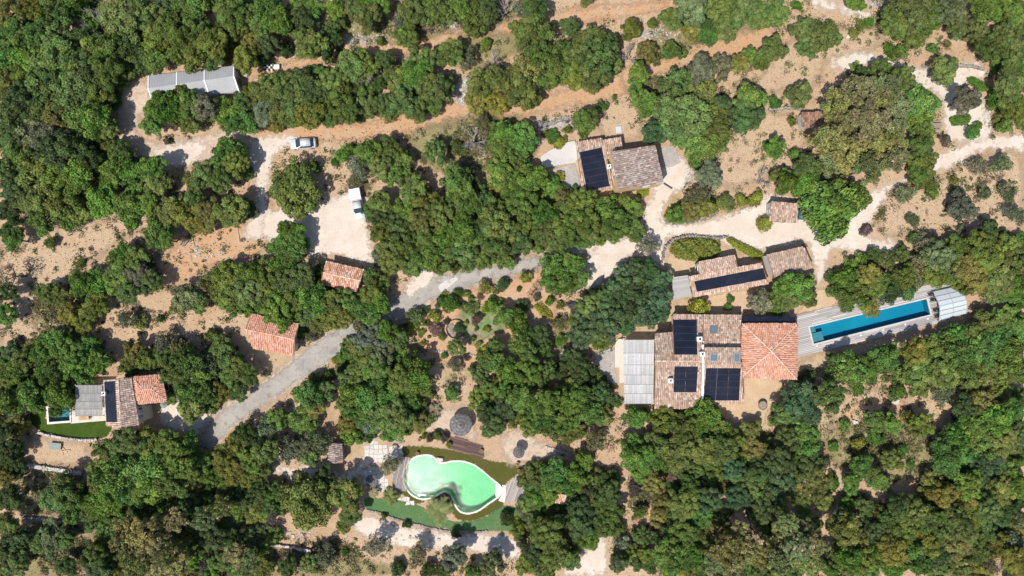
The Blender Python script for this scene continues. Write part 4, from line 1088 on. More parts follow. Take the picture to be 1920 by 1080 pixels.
# --- vehicles
def car(name, label, px, py, ang, paint, L=4.3, Wd=1.78, Hh=1.5, kind='hatch'):
    o = W(px, py, .7); root = empty(name, (o.x,o.y,0), R(ang)); tag(root, label, 'car' if kind == 'hatch' else 'pickup')
    hw = Wd/2
    # stations along x (front = +x): x, half width, shoulder height, hood/deck height
    if kind == 'hatch':
        st = [(-.50,.80,.72,.86),(-.47,.93,.80,.95),(-.30,1.0,.84,.98),(0,1.0,.84,.96),(.20,1.0,.82,.95),(.33,.98,.78,.90),(.44,.92,.70,.78),(.49,.78,.58,.64),(.50,.70,.50,.54)]
        cab = [(-.44,.80,.96,.03),(-.33,.82,1.44,.10),(-.10,.84,1.5,.10),(.06,.82,1.47,.10),(.27,.80,.97,.03)]
    else:
        st = [(-.50,.95,.72,.80),(-.30,.97,.80,.86),(-.10,.97,.84,.90),(.02,.97,.86,.98),(.24,.97,.84,.98),(.34,.97,.80,.94),(.45,.92,.74,.84),(.49,.84,.60,.70),(.50,.74,.50,.56)]
        cab = [(-.12,.84,.98,.03),(-.07,.84,1.62,.08),(.10,.83,1.66,.09),(.16,.82,1.62,.09),(.30,.82,.98,.03)]
    b = MB(); prev = None; z0 = .24
    ring = lambda x, k, zs, zt: [(x*L,-hw*k*.94,z0),(x*L,-hw*k,.45),(x*L,-hw*k,zs),(x*L,-hw*k*.86,zt),(x*L,0,zt+.04),(x*L,hw*k*.86,zt),(x*L,hw*k,zs),(x*L,hw*k,.45),(x*L,hw*k*.94,z0)]
    vs = []; fs = []; m_ = 9
    for i, a in enumerate(st):
        vs += ring(*a)
        if i:
            k = m_*(i-1); fs += [(k+j,k+j+1,k+m_+j+1,k+m_+j)[::-1] for j in range(m_-1)]+[(k+8,k,k+m_,k+m_+8)[::-1]]
    fs += [tuple(range(m_)), tuple(range(m_*len(st)-1, m_*(len(st)-1)-1, -1))]
    body = b.add(vs, fs).build('body', paint, root, 0, True)
    # cabin: lower ring on the shoulder, roof on top; glass panels between pillars
    base = lambda c: (c[0]*L, hw*c[1], c[2])
    top = MB(); c1, c2, c3 = cab[1], cab[2], cab[3]
    vv = []
    for c in (c1,c2,c3):
        y = hw*(c[1]-c[3]); vv += [(c[0]*L,-y,c[2]-.03),(c[0]*L,0,c[2]+.03),(c[0]*L,y,c[2]-.03)]
    vv2 = [(x,y,z-.06) for x,y,z in vv]
    f = [(0,3,4,1),(1,4,5,2),(3,6,7,4),(4,7,8,5)]; 
    top.add(vv+vv2, f+[tuple(i+9 for i in q)[::-1] for q in f]+[(0,1,10,9),(1,2,11,10),(6,15,16,7),(7,16,17,8),(0,9,12,3),(3,12,15,6),(2,5,14,11),(5,8,17,14)])
    top.build('roof', paint, root, 0, True)
    def quad(nm, pts, m, off=0):
        MB().add(pts+[(x*.985,y*.97,z-.03) for x,y,z in pts], [(0,1,2,3),(7,6,5,4),(0,4,5,1),(1,5,6,2),(2,6,7,3),(3,7,4,0)]).build(nm, m, root)
    r0, r4 = cab[0], cab[4]
    y1 = hw*(c1[1]-c1[3]); y3 = hw*(c3[1]-c3[3])
    quad('windscreen', [(c3[0]*L,-y3,c3[2]-.04),(c3[0]*L,y3,c3[2]-.04),(r4[0]*L,hw*r4[1],r4[2]),(r4[0]*L,-hw*r4[1],r4[2])], M['glass'])
    quad('rear_window', [(c1[0]*L,y1,c1[2]-.04),(c1[0]*L,-y1,c1[2]-.04),(r0[0]*L,-hw*r0[1],r0[2]),(r0[0]*L,hw*r0[1],r0[2])], M['glass'])
    for sg in (-1,1):
        mid = (c2[0]+c3[0])/2
        quad('side_window', [(c1[0]*L+.03,sg*y1,c1[2]-.05),(mid*L-.04,sg*hw*(c2[1]-c2[3]),c2[2]-.06),(mid*L-.04,sg*hw*.93,.97),((r0[0]+.06)*L,sg*hw*.92,.97)], M['glass'])
        quad('side_window', [(mid*L+.04,sg*hw*(c2[1]-c2[3]),c2[2]-.06),(c3[0]*L-.03,sg*y3,c3[2]-.05),((r4[0]-.05)*L,sg*hw*.92,.97),(mid*L+.04,sg*hw*.93,.97)], M['glass'])
        MB().box(L*.19,L*.19+.14,sg*hw*1.0-.02 if sg > 0 else -hw*1.0-.18, sg*hw*1.0+.18 if sg > 0 else -hw*1.0+.02,.93,1.07).build('mirror', paint, root, .03)
        MB().box(L*.455,L*.497,sg*hw*.62-.16,sg*hw*.62+.16,.56,.72).build('headlight', M['lamp'], root, .03)
        MB().box(-L*.503,-L*.46,sg*hw*.70-.12,sg*hw*.70+.12,.66,.88).build('tail_light', M['lampred'], root, .02)
        for xx in (-.31,.31):
            wo = MB().cyl((xx*L,sg*(hw-.19),.31),(xx*L,sg*(hw+.01),.31),.31,.31,20).build('wheel', M['rubber'], root)
            MB().cyl((xx*L,sg*(hw-.05),.31),(xx*L,sg*(hw+.02),.31),.19,.19,14).build('rim', M['alloy'], wo)
    if kind != 'hatch':
        MB().box(-L*.50,-L*.13,-hw*.98,hw*.98,.70,.80).build('flatbed', paint, root)
        bx_ = MB().box(-L*.505,-L*.135,-hw*1.02,hw*1.02,.80,1.72).build('cargo_box', M['whitetrim'], root, .05)
    else:
        for y in (-.5,.5): MB().box(-L*.28,L*.03,y-.02,y+.02,1.47,1.53).build('roof_rail', M['alloy'], root)
    return root
car('parked_car', 'silver hatchback parked on the dry earth track', 568, 269, 184, M['silver'], 4.35, 1.8)
car('pickup', 'white box-backed pickup at the edge of the gravel car park', 671, 383, -79, M['silver'], 5.1, 1.8, kind='pickup')
car('parked_car', 'blue car half hidden between the tiled hut and leafy tree', 1511, 403, -4, M['bluepaint'], 4.1, 1.75)

# --- pool enclosure: ridge along the deck, two bays, three panes to each slope
def enclosure():
    P = [W(1750,547,.9), W(1799,536,.9), W(1813,588,.9), W(1762,601,.9)]
    o = sum(P, Vector())/4; o.z = 0; root = empty('pool_enclosure', (o.x,o.y,.12)); tag(root, 'glazed grey-framed pool enclosure at the right end of the deck', 'pool enclosure')
    a, b_, c_, d = [Vector((p.x-o.x,p.y-o.y,0)) for p in P]
    def pt(u, v):           # u along the deck, v across; low arch
        p = a*(1-u)*(1-v)+b_*u*(1-v)+c_*u*v+d*(1-u)*v
        z = .55+1.05*(1-abs(2*v-1)**1.6)
        return Vector((p.x,p.y,z))
    nv = 6
    for i in range(2):
        for j in range(nv):
            u0, u1 = i/2+.012, (i+1)/2-.012; v0, v1 = j/nv+.012, (j+1)/nv-.012
            q = [pt(u0,v0),pt(u1,v0),pt(u1,v1),pt(u0,v1)]
            MB().add(q+[p-Vector((0,0,.02)) for p in q], [(3,2,1,0),(4,5,6,7),(0,1,5,4),(1,2,6,5),(2,3,7,6),(3,0,4,7)]).build('pane', M['polycarb'], root)
    for u in (0,.5,1):
        b = MB(); 
        for j in range(nv): b.cyl(pt(u,j/nv), pt(u,(j+1)/nv), .06, .06, 6)
        for v in (0,1): p = pt(u,v); b.cyl((p.x,p.y,-.03), p, .06, .06, 6)
        b.build('arch', M['greymetal'], root)
    for j in range(nv+1):
        b = MB().cyl(pt(0,j/nv), pt(1,j/nv), .035 if j != 3 else .06, None, 6); b.build('rail', M['greymetal'], root)
    for v in (0,1):
        q = [pt(0.01,v),pt(.99,v)]; MB().add([q[0],q[1],Vector((q[1].x,q[1].y,0)),Vector((q[0].x,q[0].y,0))]+[p+Vector((0,.02,0)) for p in (q[0],q[1],Vector((q[1].x,q[1].y,0)),Vector((q[0].x,q[0].y,0)))], [(0,1,2,3),(7,6,5,4)]).build('side_panel', M['polycarb'], root)
enclosure()

def chair(label, px, py, ang, z=.12):
    o = W(px, py, z+.4); root = empty('metal_chair', (o.x,o.y,z), R(ang)); tag(root, label, 'chair', 'black chairs beside the pool enclosure')
    for x in (-.26,.26):
        for y in (-.3,.3): MB().cyl((x,y,0),(x,y,.42 if y > 0 else .95),.022,.022,6).build('leg', M['black'], root)
    b = MB()
    for k in range(6): b.box(-.27,.27,-.30+k*.105,-.23+k*.105,.41,.44)
    b.build('seat', M['black'], root)
    b = MB()
    for k in range(4): b.box(-.27,.27,-.32,-.29,.55+k*.11,.61+k*.11)
    b.build('backrest', M['black'], root)
    for x in (-.28,.28): MB().box(x-.02,x+.02,-.3,.3,.64,.67).build('armrest', M['black'], root)
chair('upper black slatted chair left of the pool enclosure', 1744, 552, 100)
chair('second black slatted chair from the top left of the pool enclosure', 1748, 562, 100)
chair('third black slatted chair, below centre, left of the pool enclosure', 1753, 582, 100)
chair('lowest black slatted chair left of the pool enclosure', 1756, 593, 100)
for k, (x, y) in enumerate(Z((1480,500), 5.333, [(275,792),(495,738),(715,686),(938,632),(1160,576),(1385,520)])):
    p = W(x, y, .13); root = empty('deck_light', (p.x,p.y,.125)); tag(root, ['first','second','third','fourth','fifth','sixth'][k]+' white deck light from the left along the long pool', 'deck light', 'white lights in the pool deck')
    MB().cyl((0,0,-.01),(0,0,.05),.17,.15,14).build('housing', M['whitetrim'], root); MB().cyl((0,0,.045),(0,0,.06),.11,.11,14).build('lens', M['lamp'], root)

# garden furniture and odds and ends
def table_round(name, label, px, py, r, h=.74, m='wood', z=0.0):
    o = W(px, py, h); root = empty(name, (o.x,o.y,z)); tag(root, label, 'table')
    n = 24; b = MB()
    k = 5
    for i in range(k):
        x0 = -r+2*r*i/k+.01; x1 = -r+2*r*(i+1)/k-.01
        def yy(x): return math.sqrt(max(0,r*r-x*x))*.98
        pts = [(x0+(x1-x0)*t, -yy(x0+(x1-x0)*t)) for t in (0,.33,.66,1)]+[(x0+(x1-x0)*t, yy(x0+(x1-x0)*t)) for t in (1,.66,.33,0)]
        MB().prism(pts, h-.05, h).build('plank', M[m], root)
    b = MB()
    for i in range(n):
        a0, a1 = 2*math.pi*i/n, 2*math.pi*(i+1)/n
        q = [(rr*math.cos(a), rr*math.sin(a)) for rr, a in ((r-.06,a0),(r+.05,a0),(r+.05,a1),(r-.06,a1))]
        b.prism(q, h-.06, h+.02)
    b.build('rim', M['bark'], root)
    MB().cyl((0,0,0),(0,0,h-.05),.10,.07,8).build('pedestal', M['bark'], root)
    MB().cyl((0,0,-.01),(0,0,.05),.36,.32,12).build('foot', M['bark'], root)
table_round('round_table', 'round wooden table on the yellow sand terrace', 1430.5, 760, .72)

def bench_table(name, label, px, py, ang, L=2.0):
    o = W(px, py, .7); root = empty(name, (o.x,o.y,0), R(ang)); tag(root, label, 'table')
    for k in range(5): MB().box(-L/2,L/2,-.40+k*.16,-.255+k*.16,.70,.75).build('plank', M['wood'], root)
    for sg in (-1,1):
        se = MB().box(-L/2,L/2,sg*.75-.14,sg*.75+.14,.42,.46).build('seat', M['wood'], root)
        for x in (-L*.38,L*.38):
            b = MB(); b.cyl((x,sg*.75,-.01),(x,sg*.2,.70),.05,.05,6); b.build('leg', M['wood'], root)
    for x in (-L*.38,L*.38): MB().box(x-.04,x+.04,-.88,.88,.34,.42).build('crossbar', M['wood'], root)
bench_table('picnic_table', 'weathered wooden picnic table on the path right of the big pine', 1754, 235, 2, 2.2)

def ring_bed():
    o = W(855,617); root = empty('ring_planter', o); tag(root, 'round ring-edged bed with a clipped bush in the garden', 'garden bed')
    b = MB(); n = 40; r = 1.62
    for i in range(n):
        a0, a1 = 2*math.pi*i/n, 2*math.pi*(i+1)/n
        q = [(rr*math.cos(a), rr*math.sin(a)) for rr, a in ((r-.03,a0),(r+.03,a0),(r+.03,a1),(r-.03,a1))]
        b.prism(q, -.02, .4)
    b.build('hoop', M['black'], root)
    b = MB(); r_ = random.Random(3)
    for i in range(55):
        a = r_.uniform(2.2,5.2); d = 1.5*math.sqrt(r_.random()); rock(b, (d*math.cos(a),d*math.sin(a),.04), (r_.uniform(.15,.4),)*2+(.16,), r_, tuple(v*.55 for v in r_.choice(STONES)))
    o2 = b.build('stones', M['stone'], root); o2['kind'] = 'stuff'
ring_bed()

def beam(name, label, p0, p1, h=.16, m='woodlight', cat='beam'):
    a = W(*p0); e = W(*p1); d = e-a; root = MB().box(0,d.length,-.09,.09,-.01,h).build(name, M[m], None, .015)
    root.location = a; root.rotation_euler = (0,0,math.atan2(d.y,d.x)); return tag(root, label, cat)
beam('timber_edging', 'pale timber beam at the left end of the earth court', (360,443.5), (367,470))
beam('timber_edging', 'pale timber beam at the right end of the earth court', (444.5,424), (449.5,453))
def bench(label, px, py, ang, L=1.7):
    o = W(px, py, .45); root = empty('park_bench', (o.x,o.y,0), R(ang)); tag(root, label, 'bench')
    for k in range(3): MB().box(-L/2,L/2,-.2+k*.15,-.07+k*.15,.42,.46).build('seat_slat', M['wood'], root)
    for k in range(2): MB().box(-L/2,L/2,.26,.30,.58+k*.16,.70+k*.16).build('back_slat', M['wood'], root)
    for x in (-L*.4,L*.4):
        MB().box(x-.04,x+.04,-.18,-.10,-.01,.42).build('leg', M['wood'], root); MB().box(x-.04,x+.04,.20,.28,-.01,.88).build('leg', M['wood'], root)
bench('dark wooden bench at the left end of the earth court', 347, 455, 50)

def lounger(name, label, px, py, ang, m='woodlight', z=.10, cat='sun lounger', cush='whitetrim'):
    o = W(px, py, .3+z); root = empty(name, (o.x,o.y,z), R(ang)); tag(root, label, cat)
    for k in range(9): MB().box(-.95+k*.15,-.83+k*.15,-.32,.32,.30,.33).build('slat', M[m], root)
    for y in (-.33,.33): MB().box(-.97,.95,y-.03,y+.03,.26,.32).build('rail', M[m], root)
    Mt = Matrix.Translation((.42,0,.33)) @ Matrix.Rotation(R(-28),4,'Y')
    MB().box(0,.62,-.32,.32,0,.04,None,Mt).build('backrest', M[m], root)
    for x in (-.85,.8):
        for y in (-.3,.3): MB().box(x-.03,x+.03,y-.03,y+.03,-.005,.28).build('leg', M[m], root)
lounger('sun_lounger', 'pale wooden sun lounger on the villa terrace', 158, 783.5, 4)

def crate_stack():
    k = 0
    base = W(509,127.5)
    for i in range(5):
        for j in range(3):
            dark = (i+j) % 2 == 0
            x = -1.0+i*.36; y = -.36+j*.36
            root = empty('plastic_crate', (base.x+x,base.y+y,0), R(3)); m = M['black'] if dark else M['whitetrim']
            tag(root, f"{'black' if dark else 'white'} crate, {['left-end','second','middle','fourth','right-end'][i]} column and {['bottom','middle','top'][j]} row of the crate cluster", 'crate', 'crates right of the grey shed')
            for x0,x1,y0,y1 in ((-.16,.16,-.16,-.13),(-.16,.16,.13,.16),(-.16,-.13,-.13,.13),(.13,.16,-.13,.13)): MB().box(x0,x1,y0,y1,0,.32).build('side', m, root)
            MB().box(-.13,.13,-.13,.13,0,.20).build('bottom', m, root)
    o = W(517,126,.4); root = empty('white_tank', (o.x+.2,o.y,0)); tag(root, 'small white box at the right end of the crate cluster', 'box')
    MB().box(-.42,.42,-.36,.36,0,.55).build('body', M['whitetrim'], root, .04); MB().box(-.46,.46,-.40,.40,.55,.62).build('lid', M['whitetrim'], root, .02)
crate_stack()
def barrel(label, px, py, r, h, m, name='barrel', cat='barrel'):
    o = W(px, py, h); root = empty(name, (o.x,o.y,0)); tag(root, label, cat)
    b = MB(); n = 18; prof = [(r*.88,0),(r,.12*h),(r*1.0,.5*h),(r,.88*h),(r*.85,h)]
    for (r0,z0),(r1,z1) in zip(prof, prof[1:]): b.cyl((0,0,z0),(0,0,z1),r0,r1,n,caps=False)
    b.build('body', M[m], root); MB().cyl((0,0,h-.04),(0,0,h+.02),r*.86,r*.8,n).build('lid', M[m], root); MB().cyl((r*.3,0,h),(r*.3,0,h+.08),r*.14,r*.14,8).build('cap', M['black'], root)
barrel('white plastic tank at the right end of the grey shed', 456, 129, .62, 1.1, 'whitetrim', 'water_tank', 'tank')
barrel('second white plastic tank, lower, at the right end of the grey shed', 459, 138, .45, .9, 'white', 'water_tank', 'tank')
def pot(label, px, py, r):
    o = W(px, py, .4); root = empty('flower_pot', (o.x,o.y,0)); tag(root, label, 'pot', 'terracotta pots round the kidney pool')
    MB().cyl((0,0,-.01),(0,0,.5),r*.7,r,14).build('body', M['terracotta'], root); MB().cyl((0,0,.44),(0,0,.54),r*1.08,r*1.08,14).build('rim', M['terracotta'], root)
    MB().cyl((0,0,.5),(0,0,.545),r*.85,r*.85,12).build('soil', M['bark'], root)
pot('terracotta pot above the left tip of the kidney pool', *Z((600,740),3.8575,[(705,425)])[0], .28)
pot('terracotta pot among dry shrubs left of the plank walkway', *Z((600,740),3.8575,[(720,325)])[0], .30)
pot('terracotta pot at the right end of the plank walkway', *Z((600,740),3.8575,[(1168,408)])[0], .30)
pot('terracotta pot beside the deck right of the kidney pool', *Z((600,740),3.8575,[(1440,550)])[0], .26)
pot('terracotta pot just below the dark parasol', *Z((600,740),3.8575,[(1430,500)])[0], .30)
def boulder(label, px, py, s, seed):
    r_ = random.Random(seed); b = MB()
    for k in range(5):
        rock(b, (r_.uniform(-.3,.3)*s, r_.uniform(-.2,.2)*s, .14*s), (s*r_.uniform(.5,.8), s*r_.uniform(.4,.6), s*.5), r_, (.58,.52,.45))
    o = b.build('boulder', M['stone'], None, .04); o.location = W(px, py); tag(o, label, 'boulder')
boulder('pale boulder in the notch above the kidney pool', *Z((600,740),3.8575,[(865,465)])[0], 1.25, 4)
boulder('white round stone in the clearing right of the parasols', 1111.5, 863, .75, 6)
boulder('white boulder beside the olive terrace at upper right', 1588, 69, .9, 7)
boulder('white boulder left of the scrub clearing at lower right', 1602, 792, 1.0, 8)
boulder('white boulder at the right of the dry clearing below the pool', 1677, 752, 1.2, 9)
def plank_box():
    o = W(102.5,837,.6); root = empty('cold_frame', (o.x,o.y,0), R(-5)); tag(root, 'grey-green lidded cold frame on the terrace below the villa', 'cold frame')
    MB().box(-.9,.9,-.5,.5,-.01,.45).build('box', M['wood'], root); MB().box(-.96,.96,-.56,.56,.45,.50).build('lid', M['tarp'], root)
plank_box()
for k, (x, y, a) in enumerate(((116,846,-68),(121,842,-45),(124,845,10))):
    o = W(x, y); b = MB().box(-.75,.75,-.09,.09,-.005,.08+.05*k).build('loose_plank', M['woodlight'], None, .01); b.location = o; b.rotation_euler = (0,0,R(a))
    tag(b, ['steep pale plank nearest the cold frame','middle pale plank right of the cold frame','rightmost pale plank by the cold frame'][k], 'plank', 'planks beside the cold frame')
beam('timber_edging', 'dark timber sleeper behind the pool enclosure', (1815,580), (1834,572), .25, 'wood')
def satellite():
    pass
# square stone slab / hatch in the yard behind the yellow-walled house
def hatch():
    o = W(1160,243,.2); root = empty('well_cover', (o.x,o.y,.01), R(8)); tag(root, 'square grey well cover in the dry yard behind the yellow-walled house', 'well cover')
    MB().box(-.5,.5,-.6,.6,-.01,.22).build('curb', M['concrete'], root, .02); MB().box(-.4,.4,-.5,.5,.22,.26).build('lid', M['polycarb'], root)
hatch()
def doghouse():
    o = W(306,759,1.9); root = empty('parasol', (o.x,o.y,0)); tag(root, 'small closed grey parasol beside the villa forecourt', 'parasol')
    MB().cyl((0,0,1.7),(0,0,2.15),.62,.03,14).build('canopy', M['thatch'] if False else M['tarp'], root); MB().cyl((0,0,0),(0,0,2.1),.03,.03,8).build('pole', M['wood'], root); MB().cyl((0,0,-.01),(0,0,.1),.25,.22,12).build('base', M['concrete'], root)
doghouse()
barrel('dark round pot beside the villa forecourt', 312, 757, .38, .7, 'frame', 'large_pot', 'pot')
beam('stone_step', 'dark beam on the forecourt below the yellow-walled house', (1244,344), (1260,354), .3, 'frame', 'barrier')

